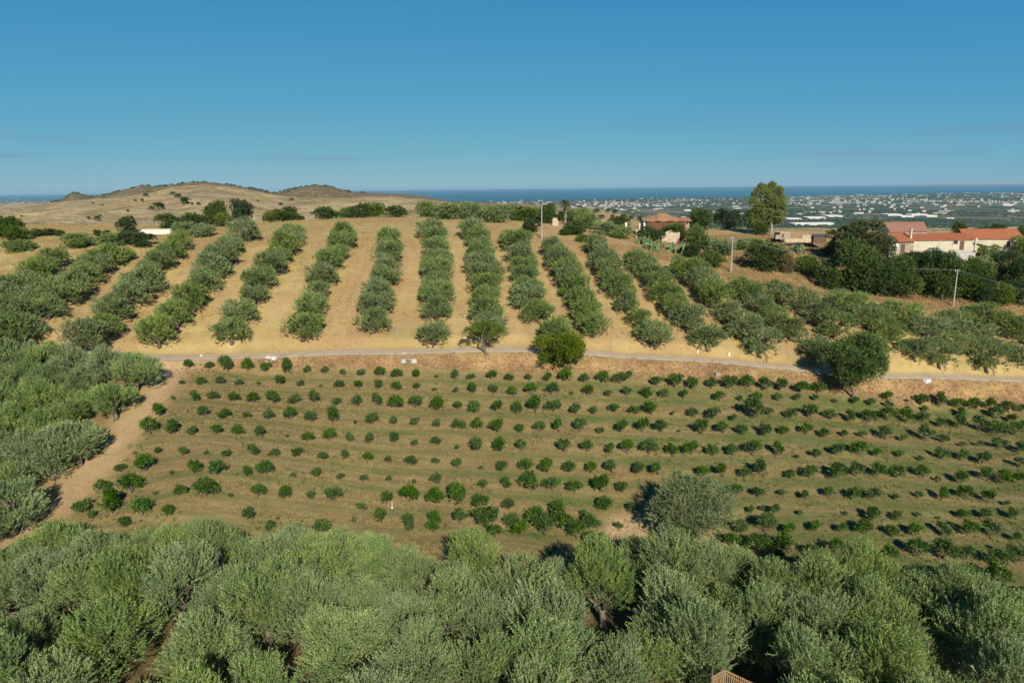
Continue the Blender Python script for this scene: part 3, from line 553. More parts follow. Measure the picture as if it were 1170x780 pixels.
def trunk_mesh(name, seed, mat, base, r0, hfork, R, H, zc, nlimb=4, lean=.15, n=8):
    r = random.Random(seed); mb = MB(); lx, ly = r.uniform(-lean, lean), r.uniform(-lean, lean)
    f = Vector((lx*hfork, ly*hfork, hfork))
    mb.tube([(0,0,-.35), (r.uniform(-.05,.05), r.uniform(-.05,.05), hfork*.3), (f.x*.7+r.uniform(-.08,.08), f.y*.7, hfork*.7), f], [r0*1.5, r0*1.05, r0*.9, r0*.85], n)
    for k in range(nlimb):
        a = 2*math.pi*(k+r.uniform(-.3, .3))/nlimb; e = Vector((math.cos(a)*R*r.uniform(.5, .75), math.sin(a)*R*r.uniform(.5, .75), zc+H*r.uniform(.0, .5)))
        m = f.lerp(e, .5)+Vector((r.uniform(-.2,.2), r.uniform(-.2,.2), -.1*R+.1*H)); mb.tube([f-Vector((0,0,.1*hfork)), f.lerp(m, .5)+Vector((r.uniform(-.1,.1),r.uniform(-.1,.1),0)), m, e], [r0*.55, r0*.42, r0*.28, r0*.08], 6)
        e2 = m+Vector((r.uniform(-.4,.4)*R, r.uniform(-.4,.4)*R, H*.5)); mb.tube([m, m.lerp(e2, .5)+Vector((.05,0,0)), e2], [r0*.25, r0*.15, r0*.05], 5)
    return mb.mesh(name, mat, True)
ORD = 'first second third fourth fifth sixth seventh eighth ninth tenth eleventh twelfth thirteenth fourteenth fifteenth sixteenth seventeenth eighteenth nineteenth'.split()
TENS = {2: 'twenty', 3: 'thirty', 4: 'forty', 5: 'fifty', 6: 'sixty'}
def ordw(i):
    i += 1
    if i <= 19: return ORD[i-1]
    t_, o_ = divmod(i, 10); return {2: 'twentieth', 3: 'thirtieth', 4: 'fortieth', 5: 'fiftieth', 6: 'sixtieth'}[t_] if o_ == 0 else TENS[t_]+'-'+ORD[o_-1]
def tree(name, cat, label, group, loc, rz, s, cm, tm, crown='crown'):
    e = empty(name, loc, rz, s); tag(e, label, cat, group)
    o = obj('trunk', tm, e); c = obj(crown, cm, e); return e
# prototypes (unit: metres)
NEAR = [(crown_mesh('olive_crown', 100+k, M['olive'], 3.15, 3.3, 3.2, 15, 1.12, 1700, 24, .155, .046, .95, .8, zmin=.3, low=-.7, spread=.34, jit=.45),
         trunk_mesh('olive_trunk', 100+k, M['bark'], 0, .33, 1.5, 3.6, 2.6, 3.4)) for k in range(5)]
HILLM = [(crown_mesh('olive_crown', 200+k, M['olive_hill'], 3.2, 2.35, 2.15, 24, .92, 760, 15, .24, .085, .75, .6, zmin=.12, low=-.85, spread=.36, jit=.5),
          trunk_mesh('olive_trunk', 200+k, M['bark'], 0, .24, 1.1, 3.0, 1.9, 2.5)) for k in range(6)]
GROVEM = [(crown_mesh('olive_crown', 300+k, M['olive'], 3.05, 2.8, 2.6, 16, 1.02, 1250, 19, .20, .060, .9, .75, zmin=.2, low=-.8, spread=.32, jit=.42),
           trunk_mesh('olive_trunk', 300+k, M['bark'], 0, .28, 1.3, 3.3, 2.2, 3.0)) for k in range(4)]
rr = random.Random(5)
# hillside rows
nol = 0
HILLPTS = []
for ri, s in enumerate(HILL):
    pts = np.array([[float(v) for v in q.split(',')] for q in s.split()])
    w3 = hit(pts[:, 0], pts[:, 1]+1, 2.3)[:, :2]; path = catmull(w3, .2)
    L = np.concatenate([[0], np.cumsum(np.linalg.norm(np.diff(path, axis=0), axis=1))]); n = max(1, int(round(L[-1]/(4.9 if ri < 11 else 4.4))))
    for k in range(n+1):
        dd = L[-1]*k/n; x = np.interp(dd, L, path[:, 0])+rr.uniform(-.22, .22); y = np.interp(dd, L, path[:, 1])+rr.uniform(-.4, .4)
        th = math.atan2(path[-1][1]-path[0][1], path[-1][0]-path[0][0])
        _ = rr.random()
        z = G1(x, y); s_ = rr.uniform(.94, 1.16)*(1.05 if k == 0 else 1)*(1.10 if ri > 10 else 1.05)*(.78 if rr.random() < .06 else 1); cm, tm = HILLM[rr.randrange(6)]
        side = 'nearest the lane' if k == 0 else ordw(k)+' from the lane'
        tree('olive_tree', 'olive tree', f'grey-green olive, {side} in the {ordw(ri)} hillside row from the left', 'olive trees in rows up the hillside',
             (x, y, z), th+math.pi*rr.randrange(2)+rr.uniform(-.35,.35), (s_*rr.uniform(.98, 1.12), s_*(rr.uniform(.86, .98) if ri < 11 else rr.uniform(.70, .82)), s_*rr.uniform(.74, .90)), cm, tm); nol += 1
for k, (px, py) in enumerate(GROVE):
    p = hit1(px-2, py+(9 if k < 8 else 4), 3.2); cm, tm = GROVEM[k % 4]; s_ = rr.uniform(.86, 1.10)
    tree('olive_tree', 'olive tree', f'bushy olive of the left edge grove beside the dirt track, {ordw(k)} counting away from lane', 'olive trees of the grove beside the dirt track', p, rr.uniform(0, 6.28), s_, cm, tm); nol += 1
order = sorted(range(len(FRONT)), key=lambda i: FRONT[i][1])
bands = [('back', 0, 668.5), ('second', 668.5, 724), ('third', 724, 779.5), ('nearest', 779.5, 9999)]
FRONT = [q for q in FRONT if q not in ((672,720),(860,768),(310,745))]
for nm, a, b_ in bands:
    grp = sorted([q for q in FRONT if a <= q[1] < b_])
    for k, (px, py) in enumerate(grp):
        p = hit1(px, py+3, 3.6); i = rr.randrange(5); cm, tm = NEAR[i]; s_ = rr.uniform(.82, 1.15)*(1.0 if py > 660 else .90)
        tree('olive_tree', 'olive tree', f'big silvery foreground olive, {ordw(k)} from the left in the {nm} line of crowns', 'large olive trees filling the foreground', p, rr.uniform(0, 6.28), (s_*rr.uniform(.88, 1.12), s_*rr.uniform(.88, 1.12), s_*rr.uniform(.80, 1.15)), cm, tm); nol += 1
# the lone olive in the orchard: one big crown with drooping sides
p = hit1(790, 618)
cmL = crown_mesh('olive_crown', 77, M['olive_grey'], 4.7, 3.4, 3.2, 38, 1.25, 3400, 22, .17, .05, .45, .7, zmin=.1, low=-.9, spread=.45, jit=.42)
tree('olive_tree', 'olive tree', 'large lone grey olive standing among the small citrus bushes', None, p, .6, 1.06, cmL, trunk_mesh('olive_trunk', 77, M['bark'], 0, .42, 1.6, 4, 3, 3.5))
# citrus
def citrus_mesh(seed):
    r = np.random.default_rng(seed); c, rad = lobes(r, 9, .95, .72, .85, .36, -.2)
    o, d = shoots(r, c, rad, 210, .5, .5); per = 6; n = len(o)
    oo = np.repeat(o, per, 0)+np.repeat(d, per, 0)*np.tile(np.linspace(0, .3, per), n)[:, None]; dd = unit(np.repeat(d, per, 0)*.5+r.normal(size=(n*per, 3))*.8)
    V, Fc = blades(oo, dd, .20*r.uniform(.7, 1.3, n*per), .095, r, .12)
    mb = MB(); mb.tube([(0,0,-.3),(.02,.01,.3),(.0,.0,.8)], [.06,.05,.03], 4, cap=False); b0 = len(V)
    for q in range(3):
        a = q*2.1+seed; mb.tube([(0,0,.25),(.3*math.cos(a),.3*math.sin(a),.6),(.55*math.cos(a),.55*math.sin(a),.95)], [.035,.025,.01], 4, cap=False)
    V = np.vstack([V, np.array(mb.v)]); F2 = np.array(mb.f)+b0
    return mesh_np('citrus_bush', V, np.vstack([Fc, F2]), [M['citrus'], M['bark']], np.concatenate([np.zeros(len(Fc)), np.ones(len(F2))]))
CIT = [citrus_mesh(400+k) for k in range(12)]
zcs = bp@fw; wm = np.array([b[3] for b in bushes])*zcs/805
rank = np.argsort(-np.array([b[3] for b in bushes])); indiv = set(rank[:296].tolist())
mergeV, mergeF, mergeM, nb = [], [], [], 0
for r in range(len(ROWS)):
    ids = sorted([i for i, b in enumerate(bushes) if b[0] == r], key=lambda i: bushes[i][1])
    for k, i in enumerate(ids):
        w_ = wm[i]*.53; me = CIT[rr.randrange(12)]; sz = w_*rr.uniform(.85, 1.28); p = bp[i].copy(); rz = rr.uniform(0, 6.28)
        if i in indiv:
            o = obj('citrus_bush', me, None, p); o.rotation_euler = (rr.uniform(-.12,.12), rr.uniform(-.12,.12), rz); o.scale = (w_*rr.uniform(.92,1.08), w_*rr.uniform(.92,1.08), sz)
            sizew = 'large' if wm[i] > 2.2 else 'small' if wm[i] < 1.45 else 'leafy'
            tag(o, f'{sizew} green citrus bush, {ordw(k)} from the left in the {ordw(r)} row below the lane', 'citrus bush', 'citrus bushes in rows below the lane')
        else:
            nv = len(me.vertices); co = np.empty(nv*3); me.vertices.foreach_get('co', co); co = co.reshape(-1, 3)*np.array([w_, w_, sz])
            c_, s_ = math.cos(rz), math.sin(rz); co = np.column_stack([co[:, 0]*c_-co[:, 1]*s_, co[:, 0]*s_+co[:, 1]*c_, co[:, 2]])+p
            fi = np.empty(len(me.polygons)*4, np.int32); me.polygons.foreach_get('vertices', fi); mi = np.empty(len(me.polygons), np.int32); me.polygons.foreach_get('material_index', mi)
            mergeV.append(co); mergeF.append(fi.reshape(-1, 4)+nb); mergeM.append(mi); nb += nv
o = obj('citrus_saplings', mesh_np('citrus_saplings', np.vstack(mergeV), np.vstack(mergeF), [M['citrus'], M['bark']], np.concatenate(mergeM)))
tag(o, 'smallest young citrus saplings scattered through the orchard rows', 'saplings', kind='stuff')
# other trees and shrubs; unit crown one metre wide and one metre tall standing on z = 0
def shrub_meshes(key, mat, seeds, ln=.055, wd=.025, nsh=950, per=8):
    out = []
    for s in seeds:
        out.append((crown_mesh(key+'_crown', s, mat, .5, .46, .48, 26, .19, nsh, per, ln, wd, .35, .07, zmin=.0, low=-.98, spread=.45, jit=.7),
                    trunk_mesh(key+'_trunk', s, M['bark'], 0, .035, .25, .42, .4, .5, 3)))
    return out
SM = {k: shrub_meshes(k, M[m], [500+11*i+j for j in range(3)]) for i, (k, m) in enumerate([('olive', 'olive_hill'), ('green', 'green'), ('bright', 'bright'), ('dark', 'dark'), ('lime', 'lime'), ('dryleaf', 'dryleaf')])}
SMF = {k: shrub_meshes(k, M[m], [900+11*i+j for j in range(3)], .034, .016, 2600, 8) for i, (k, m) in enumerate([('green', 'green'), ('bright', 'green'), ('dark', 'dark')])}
def place_far(px, py):
    d = ray(px, py); zs = np.arange(120, 216, .5); q = d[None, :]*zs[:, None]; cl = q[:, 2]-G(q[:, 0], q[:, 1]); k = cl.argmin()
    if cl.min() < 0: return hit1(px, py)
    z_ = q[k]; z_[2] -= cl[k]; return z_
for k, (px, py, w_, h_, kind, lab) in enumerate(SHRUBS):
    p = place_far(px, py+h_*.46); zc = p@fw; fine_ = px > 940 and w_ > 30 and kind in ('dark', 'green', 'bright'); big_ = 1.2 if px > 940 and kind in ('dark', 'green', 'bright') and w_ > 30 else 1; W_ = w_*zc/805*1.2*big_; H_ = h_*zc/805*1.5*big_**.5; p[2] -= .15*H_
    if px > 1030 and py < 312 and w_ > 20: W_ /= 1.3; H_ /= 1.45
    cm, tm = (SMF if fine_ else SM)[kind][k % 3]
    nm = {'olive': 'olive_tree', 'green': 'broadleaf_tree', 'bright': 'bushy_tree', 'dark': 'evergreen_tree', 'lime': 'bushy_tree', 'dryleaf': 'dry_bush'}[kind]
    cat = 'bush' if ('bush' in lab or 'shrub' in lab) and 'tree' not in lab else 'tree'
    tree(nm, cat, lab, None, p, k*1.3, (W_, W_, H_), cm, tm)
def special(name, cat, lab, px, py, w_, h_, cm, tm, rz=0):
    p = place_far(px, py); zc = p@fw; return tree(name, cat, lab, None, p, rz, (w_*zc/805, w_*zc/805, h_*zc/805), cm, tm)
# big carob, tall light tree, bright bush over the lane, willow-like tree, leaning almond
special('carob_tree', 'tree', 'broad dark domed tree with rusty tips between the ruins and the farmhouse', 980, 308, 80, 58, crown_mesh('carob_crown', 801, M['carob'], .5, .5, .50, 40, .13, 4200, 7, .030, .013, .5, .04, zmin=.02, low=-.8, jit=.8), trunk_mesh('carob_trunk', 801, M['bark'], 0, .04, .2, .4, .4, .5))
r8 = np.random.default_rng(8)
def lobed(name, seed, mat, cs, nsh, per, ln, wd, upness=.4, shl=.05):
    r = np.random.default_rng(seed); cs = np.array(cs, float); c, rad = cs[:, :3], cs[:, 3]
    o, d = shoots(r, c, rad, nsh, upness, .5); n = len(o); oo = np.repeat(o, per, 0)+np.repeat(d, per, 0)*np.tile(np.linspace(0, shl, per), n)[:, None]
    dd = unit(np.repeat(d, per, 0)*.6+r.normal(size=(n*per, 3))*.7); V, Fc = blades(oo, dd, ln*r.uniform(.7, 1.3, n*per), wd, r, .1)
    return mesh_np(name, V, Fc, mat)
tl = [(-.20,.0,.93,.10),(.10,.05,.95,.11),(.26,.0,.86,.11),(-.05,.1,.88,.12),(-.28,.05,.80,.12),(.22,.1,.76,.14),(-.1,-.1,.78,.14),(.36,0,.70,.09),(-.36,0,.66,.11),(.05,-.12,.66,.15),(.3,-.05,.60,.13),(-.25,-.1,.55,.14),(.1,.1,.52,.15),(.36,0,.46,.12),(-.05,-.1,.43,.14),(.25,-.1,.38,.13),(-.33,0,.40,.12),(.12,0,.33,.11),(-.2,0,.30,.12),(.38,0,.34,.08),(-.38,0,.28,.09)]
mbt = MB(); mbt.tube([(.12,0,-.05),(.14,0,.15),(.08,0,.4),(.0,0,.7),(-.02,0,.9)], [.035,.028,.022,.014,.004], 7)
for q in [((.1,0,.35),(.3,0,.6)),((.08,0,.4),(-.25,.0,.62)),((.02,0,.6),(.2,.05,.82)),((.1,0,.3),(-.2,0,.38))]: mbt.tube([q[0], ((q[0][0]+q[1][0])/2+.02, .02, (q[0][2]+q[1][2])/2), q[1]], [.016,.011,.003], 5)
mbt.tube([(-.22,0,-.02),(-.2,0,.2),(-.22,0,.4)], [.03,.02,.01], 6)
special('eucalyptus_tree', 'tree', 'tall light green tree rising above the horizon, the highest in view', 875, 268, 44, 55, lobed('eucalyptus_crown', 31, M['lime'], tl+[(-.3,0,.2,.12),(.0,.1,.22,.12),(-.12,0,.56,.14),(.3,.1,.24,.1),(.05,0,.84,.1)], 4600, 9, .032, .013, .35, .035), mbt.mesh('eucalyptus_trunk', M['palebark'], True))
special('bushy_tree', 'tree', 'bright green bush overhanging the lane at mid picture', 641, 422, 56, 46, crown_mesh('bush_crown', 811, M['lime2'], .5, .5, .5, 13, .19, 1700, 14, .036, .014, .9, .12, zmin=-.1, low=-.8, spread=.3), trunk_mesh('bush_trunk', 811, M['bark'], 0, .03, .15, .4, .4, .5))
special('feathery_tree', 'tree', 'large feathery dark green tree straddling the lane at right', 973, 454, 70, 74, crown_mesh('feathery_crown', 812, M['green2'], .5, .48, .54, 34, .13, 3000, 13, .034, .011, .7, .09, zmin=.02, low=-.9, spread=.35), trunk_mesh('feathery_trunk', 812, M['bark'], 0, .03, .2, .4, .4, .5))
# leaning almond above the lane
p = hit1(553, 404); e = empty('leaning_tree', p, 0, 1.0); tag(e, 'sparse tree with a bare leaning trunk rooted in the bank under the lane', 'tree')
mb = MB(); mb.tube([(.5,-.2,-.7),(.1,0,.6),(-.3,.1,1.9),(-.2,.3,2.8)], [.26,.2,.17,.1], 8)
for a, b_ in (((-.3,.1,1.9),(2.4,.5,3.4)),((-.3,.1,1.9),(-2.6,.2,3.2)),((-.2,.3,2.8),(.6,.6,4.4)),((-.1,.2,1.5),(1.6,-.4,2.6))):
    mb.tube([a, ((a[0]+b_[0])/2, (a[1]+b_[1])/2, (a[2]+b_[2])/2+.25), b_], [.1,.07,.02], 6)
mb.build('trunk', M['bark'], e, True)
obj('crown', lobed('almond_crown', 33, M['bright'], [(2.3,.5,3.3,.8),(-2.3,.2,3.1,.8),(.5,.6,4.1,.9),(1.4,-.3,2.7,.7),(-1,.3,3.6,.9),(-.2,1,3.2,.8),(1.6,.6,3.9,.7)], 520, 8, .24, .07, .5, .4), e)
# palms
def palm(px, py_base, h, fr, lab, skirt=True, lean=0, mat='palm'):
    p = place_far(px, py_base); zc = p@fw; hm = h*zc/805; L = fr*zc/805
    e = empty('palm_tree', p); tag(e, lab, 'palm tree')
    mb = MB(); mb.tube([(0,0,-.4),(.0,0,hm*.5),(lean,0,hm)], [.38,.30,.26], 9); mb.build('trunk', M['palebark'], e, True)
    r = random.Random(px); V = MB()
    for k in range(34):
        a = r.uniform(0, 6.28); el = r.uniform(-.5, 1.3); pts = []
        for q in range(6):
            t_ = q/5; pts.append(Vector((lean+math.cos(a)*math.cos(el)*L*t_, math.sin(a)*math.cos(el)*L*t_, hm+math.sin(el)*L*t_-.55*L*t_*t_)))
        for q in range(5):
            s_ = Vector((-math.sin(a), math.cos(a), 0)); wq = .22*L*math.sin(math.pi*(q+.6)/6); wq2 = .22*L*math.sin(math.pi*(q+1.6)/6) if q < 4 else .02
            V.poly([pts[q]-s_*wq, pts[q], pts[q+1], pts[q+1]-s_*wq2-Vector((0,0,.1*L))]); V.poly([pts[q], pts[q]+s_*wq, pts[q+1]+s_*wq2-Vector((0,0,.1*L)), pts[q+1]])
    V.build('fronds', M[mat], e)
    if skirt:
        V = MB()
        for k in range(40):
            a = r.uniform(0, 6.28); z_ = hm*r.uniform(.55, .98); s_ = Vector((-math.sin(a), math.cos(a), 0))*.13; b_ = Vector((lean+math.cos(a)*.25, math.sin(a)*.25, z_)); t_ = Vector((lean+math.cos(a)*.8, math.sin(a)*.8, z_-1.0))
            V.poly([b_-s_, b_+s_, t_+s_*.5, t_-s_*.5])
        V.build('dead_frond_skirt', M['dryleaf'], e)
palm(646, 250, 24, 7.5, 'shaggy palm with a skirt of dead fronds on the hilltop')
palm(808, 262, 20, 7, 'small palm rising from the trees right of the ruin roof', skirt=False)
# prickly pears
def cactus(px, py, w_, h_, lab):
    p = place_far(px, py+h_*.4); zc = p@fw; W_, H_ = w_*zc/805, h_*zc/805; r = random.Random(int(px)); mb = MB()
    def pad(c, a, til, s):
        n = 10; t1 = Vector((math.cos(a), math.sin(a), 0)); up_ = Vector((math.sin(a)*math.sin(til), -math.cos(a)*math.sin(til), math.cos(til))); nn = t1.cross(up_)*s*.09
        ring = [c+t1*(math.cos(2*math.pi*k/n)*s*.42)+up_*(s*.5+math.sin(2*math.pi*k/n)*s*.55) for k in range(n)]
        mb.poly([q+nn for q in ring]); mb.poly([q-nn for q in reversed(ring)])
        for k in range(n): mb.poly([ring[k]+nn, ring[k]-nn, ring[(k+1) % n]-nn, ring[(k+1) % n]+nn])
        return c+up_*s*.95
    for k in range(46):
        c = Vector((r.gauss(0, .3)*W_, r.gauss(0, .25)*W_, -.1)); s = r.uniform(.42, .6)
        for q in range(r.randint(2, 5)):
            c = pad(c, r.uniform(0, 3.14), r.uniform(-.7, .7), s)
            if c.z > H_: break
    o = mb.build('prickly_pear', M['cactus'], None); o.location = p; tag(o, lab, 'cactus')
cactus(737, 277, 16, 9, 'prickly pear clump below the left end of the ruined wall'); cactus(746, 283, 14, 9, 'prickly pear clump just above the olive rows below the ruin')
cactus(773, 284, 28, 12, 'widest prickly pear clump on the slope below the ruin roof'); cactus(812, 277, 16, 9, 'prickly pear behind the shrub right of the upright tree'); cactus(909, 283, 24, 14, 'prickly pear clump in front of the rubble terrace left of the carob')
# ------------------------------------------------------------ buildings (local frame: x across, y away from the camera, z up)
def bld(name, label, px, py, zc, rz=0, cat='building'):
    q = P(px, py, zc); e = empty(name, tuple(q), rz); tag(e, label, cat); return e
def walls(e, w, d, h, mat, base=2.0, name='wall'):
    mb = MB(); mb.box(-w/2, w/2, 0, d, -base, h); return mb.build(name, mat, e)
def panel(name, e, x, z, w, h, mat, y=-.03, dep=.12, lab=None):
    mb = MB(); mb.box(x-w/2, x+w/2, y-.04, y+dep, z, z+h); o = mb.build(name, mat, e)
    if lab: o['label'] = lab
    return o
def gable(e, w, d, h, rise, mat, ov=.35, th=.16, name='roof'):
    mb = MB()
    a, b, c = (-ov, h-.08), (d/2, h+rise), (d+ov, h-.08); x0, x1 = -w/2-ov, w/2+ov
    for (p, q) in ((a, b), (c, b)):
        mb.hexa([(x0, p[0], p[1]), (x1, p[0], p[1]), (x1, q[0], q[1]), (x0, q[0], q[1]), (x0, p[0], p[1]+th), (x1, p[0], p[1]+th), (x1, q[0], q[1]+th), (x0, q[0], q[1]+th)])
    mb.tube([(x0, d/2, h+rise+th), (x1, d/2, h+rise+th)], .14, 6)
    return mb.build(name, mat, e)
def gend(e, w, d, h, rise, mat):
    mb = MB()
    for s in (-1, 1):
        x = s*(w/2-.02); mb.poly([(x, 0, h-.1), (x, d, h-.1), (x, d/2, h+rise)]); x2 = s*(w/2-.2); mb.poly([(x2, 0, h-.1), (x2, d, h-.1), (x2, d/2, h+rise)])
    return mb.build('gable', mat, e)
# rear house
e = bld('farmhouse', 'two storey farmhouse with tiled roof behind the long cream building', 1036, 287, 171, math.radians(-2))
walls(e, 8.8, 5.6, 4.7, M['palestone']); gable(e, 8.8, 5.6, 4.7, 1.9, M['paletile']); gend(e, 8.8, 5.6, 4.7, 1.9, M['palestone'])
for x in (-2.6, 2.9): fr = panel('window', e, x, 3.6, .7, .7, M['brown']); panel('pane', fr, x, 3.68, .52, .52, M['darkglass'], y=-.08)
# long cream building
e = bld('farm_building', 'long low cream building with one tiled slope above the terrace', 1077, 286, 163, math.radians(-1))
w = 13.6; walls(e, w, 4.0, 2.35, M['cream'])
mb = MB(); mb.hexa([(-w/2-.3,-.35,2.35),(w/2+.3,-.35,2.35),(w/2+.3,4.2,3.5),(-w/2-.3,4.2,3.5),(-w/2-.3,-.35,2.5),(w/2+.3,-.35,2.5),(w/2+.3,4.2,3.66),(-w/2-.3,4.2,3.66)]); mb.build('roof', M['tile'], e)
dr = panel('door', e, 4.25, 0, .95, 2.1, M['brown']); panel('handle', dr, 4.6, 1.0, .06, .12, M['wire'], y=-.1)
fr = panel('window', e, 2.75, 1.45, .9, .75, M['brown']); panel('pane', fr, 2.75, 1.52, .72, .6, M['darkglass'], y=-.08)
for x in (-1.0, 2.15): panel('pilaster', e, x, -1.0, .12, 3.3, M['concrete'])
mb = MB(); mb.box(-w/2, w/2, -.06, -.045, -.4, .25); mb.build('plinth', M['concrete'], e)
# lean-to with chimney
e = bld('lean_to', 'tiled lean-to with a tall pale chimney at the left of the cream building', 1031, 284, 160)
mb = MB(); mb.box(-2.6, 2.5, .2, 4, -2, 1.5); mb.build('wall', M['stone'], e)
mb = MB(); mb.hexa([(-2.9,-.3,1.45),(2.7,-.3,1.55),(2.3,4,3.2),(-1.6,4,3.2),(-2.9,-.3,1.6),(2.7,-.3,1.7),(2.3,4,3.35),(-1.6,4,3.35)]); mb.build('roof', M['tile'], e)
mb = MB(); mb.box(2.1, 2.45, 1.0, 1.4, 1.8, 4.2); mb.box(2.02, 2.53, .92, 1.48, 4.2, 4.35); mb.build('chimney', M['cream'], e)
panel('door', e, .2, -1, .9, 2.0, M['brown'], y=.15)
# white tank
e = bld('water_tank', 'boxy white tank with rounded top at the carob side of the lean-to', 1018, 287, 157, .2, 'tank')
mb = MB()
for k in range(12):
    a0, a1 = math.pi*k/12, math.pi*(k+1)/12; pr = lambda a: (math.cos(a)*1.15, 1.0+math.sin(a)**.6*.95)
    (xa, za), (xb, zb) = pr(a0), pr(a1); mb.poly([(xa, -.8, za), (xa, 1.2, za), (xb, 1.2, zb), (xb, -.8, zb)]); mb.poly([(0, -.8, .4), (xa, -.8, za), (xb, -.8, zb)]); mb.poly([(0, 1.2, .4), (xb, 1.2, zb), (xa, 1.2, za)])
mb.box(-1.15, 1.15, -.8, 1.2, -.2, 1.0); mb.build('shell', M['white'], e)
mb = MB(); [mb.box(-1.2, 1.2, -.86, 1.26, z, z+.07) for z in (.1, .8)]; mb.build('band', M['concrete'], e)
mb = MB(); [mb.box(x-.1, x+.1, y-.1, y+.1, -1.2, -.2) for x in (-.9, .9) for y in (-.6, 1.0)]; mb.build('stand', M['concrete'], e)
# right house
e = bld('farmhouse', 'farmhouse with broad bright orange tiled roof and pale wall at far right', 1134, 287, 171, math.radians(-9))
walls(e, 12.4, 7.0, 3.0, M['cream']); gable(e, 12.4, 7.0, 3.0, 1.9, M['tile']); gend(e, 12.4, 7.0, 3.0, 1.9, M['brown'])
for x in (3.3, 5.2): fr = panel('window', e, x, 1.3, .8, 1.0, M['brown']); panel('pane', fr, x, 1.38, .6, .84, M['darkglass'], y=-.08)
mb = MB(); mb.hexa([(-4.6,-1.4,2.6),(-.8,-1.4,1.6),(-.8,-1.1,1.6),(-4.6,-1.1,2.6),(-4.6,-1.4,3.0),(-.8,-1.4,2.0),(-.8,-1.1,2.0),(-4.6,-1.1,3.0)]); mb.box(-4.75,-4.35,-1.45,-1.05,-1,3.3); mb.build('stair_parapet', M['cream'], e)
mb = MB(); mb.box(-6.3,-5.0,-.9,-.05,1.6,3.0); mb.build('porch', M['brown'], e)
# terrace wall
e = bld('terrace_wall', 'grey concrete terrace wall under the long cream building', 1088, 291, 158, 0, 'wall')
mb = MB(); mb.box(-6.2, 5.2, 0, 3.2, -2.2, .32); mb.build('wall', M['concrete'], e); mb = MB(); mb.box(-6.3, 5.3, -.08, .22, .32, .44); mb.build('coping', M['slab'], e)
# shed with a blue roof
e = bld('shed', 'small shed with a dark blue sheet roof under the terrace wall', 1091, 304, 149, .1, 'shed')
mb = MB(); mb.box(-1.5, 1.5, 0, 2.2, -1.5, 1.1); mb.build('wall', M['brown'], e); mb = MB(); mb.hexa([(-1.8,-.3,1.05),(1.8,-.3,1.05),(1.8,2.5,1.75),(-1.8,2.5,1.75),(-1.8,-.3,1.12),(1.8,-.3,1.12),(1.8,2.5,1.82),(-1.8,2.5,1.82)]); mb.build('roof', M['bluemetal'], e); panel('door', e, .5, -1.2, .8, 1.8, M['darkglass'])
# ruin with sagging tiled roof
e = bld('ruined_farmhouse', 'ruined stone farmhouse with collapsing tiled roof in the centre of the crest', 762, 262, 172, 0)
mb = MB(); r = random.Random(3); xs = np.linspace(-5.6, 5.2, 19); top = [0.95+.55*math.sin(i*1.1)*.4+r.uniform(-.15,.15) for i in range(19)]; top = [t_+(.6 if 3 < i < 16 else 0) for i, t_ in enumerate(top)]
for i in range(18):
    mb.hexa([(xs[i],0,-1.5),(xs[i+1],0,-1.5),(xs[i+1],.55,-1.5),(xs[i],.55,-1.5),(xs[i],0,top[i]),(xs[i+1],0,top[i+1]),(xs[i+1],.55,top[i+1]),(xs[i],.55,top[i])])
mb.box(-5.7, 5.6, 5.4, 5.9, -1.5, 2.3); mb.box(-5.7,-5.2,.56,5.39,-1.5,2.2); mb.box(5.1,5.6,.56,5.39,-1.5,2.0); mb.build('wall', M['stone'], e)
mb = MB(); gxs = np.linspace(-5.9, 6.0, 15); 
def ridge(x): return 2.55+1.15*math.exp(-((x+.6)/2.2)**2)+.08*math.sin(x*3)
def eave(x): return 1.95+.10*math.sin(x*2.1)
for i in range(14):
    a, b_ = gxs[i], gxs[i+1]
    mb.hexa([(a,-.2,eave(a)),(b_,-.2,eave(b_)),(b_,3.2,ridge(b_)),(a,3.2,ridge(a)),(a,-.2,eave(a)+.14),(b_,-.2,eave(b_)+.14),(b_,3.2,ridge(b_)+.14),(a,3.2,ridge(a)+.14)])
    mb.hexa([(a,6.1,eave(a)),(b_,6.1,eave(b_)),(b_,3.2,ridge(b_)),(a,3.2,ridge(a)),(a,6.1,eave(a)+.14),(b_,6.1,eave(b_)+.14),(b_,3.2,ridge(b_)+.14),(a,3.2,ridge(a)+.14)])
mb.build('roof', M['oldtile'], e)
mb = MB(); rq = random.Random(12); fx = np.linspace(-5.0, 4.6, 25)
lo_ = [.15+rq.uniform(-.35,.35) for _ in fx]; hi_ = [1.75+rq.uniform(-.12,.12) for _ in fx]; yo_ = [-1.3+rq.uniform(-.3,.3) for _ in fx]
for i in range(24):
    a, b_ = fx[i], fx[i+1]; mb.hexa([(a,yo_[i],lo_[i]-.5),(b_,yo_[i+1],lo_[i+1]-.5),(b_,-.08,lo_[i+1]-.5),(a,-.08,lo_[i]-.5),(a,yo_[i],lo_[i]),(b_,yo_[i+1],lo_[i+1]),(b_,-.08,hi_[i+1]),(a,-.08,hi_[i])]); mb.build('fallen_tiles', M['rubble'], e)
mb = MB(); mb.box(-6.5,-5.75,.2,.5,-1.0,2.0); mb.build('doorway', M['darkglass'], e)
mb = MB(); mb.box(-6.75,-6.5,.1,.5,-1.0,1.6); mb.box(-5.72,-5.35,-.1,.1,-.3,1.7); mb.build('door_jamb', M['white'], e)
e = bld('broken_wall', 'broken pale stucco wall in front of the ruined farmhouse', 750, 266, 168, 0, 'wall')
mb = MB(); rq = random.Random(21); fx = np.linspace(-4.9, 5.6, 40); tp = [(.85 if x < -2.6 else .0 if x < -1.6 else .5 if x < .2 else -.35 if x < 2.2 else .45 if x < 4 else .1)+rq.uniform(-.25,.2) for x in fx]
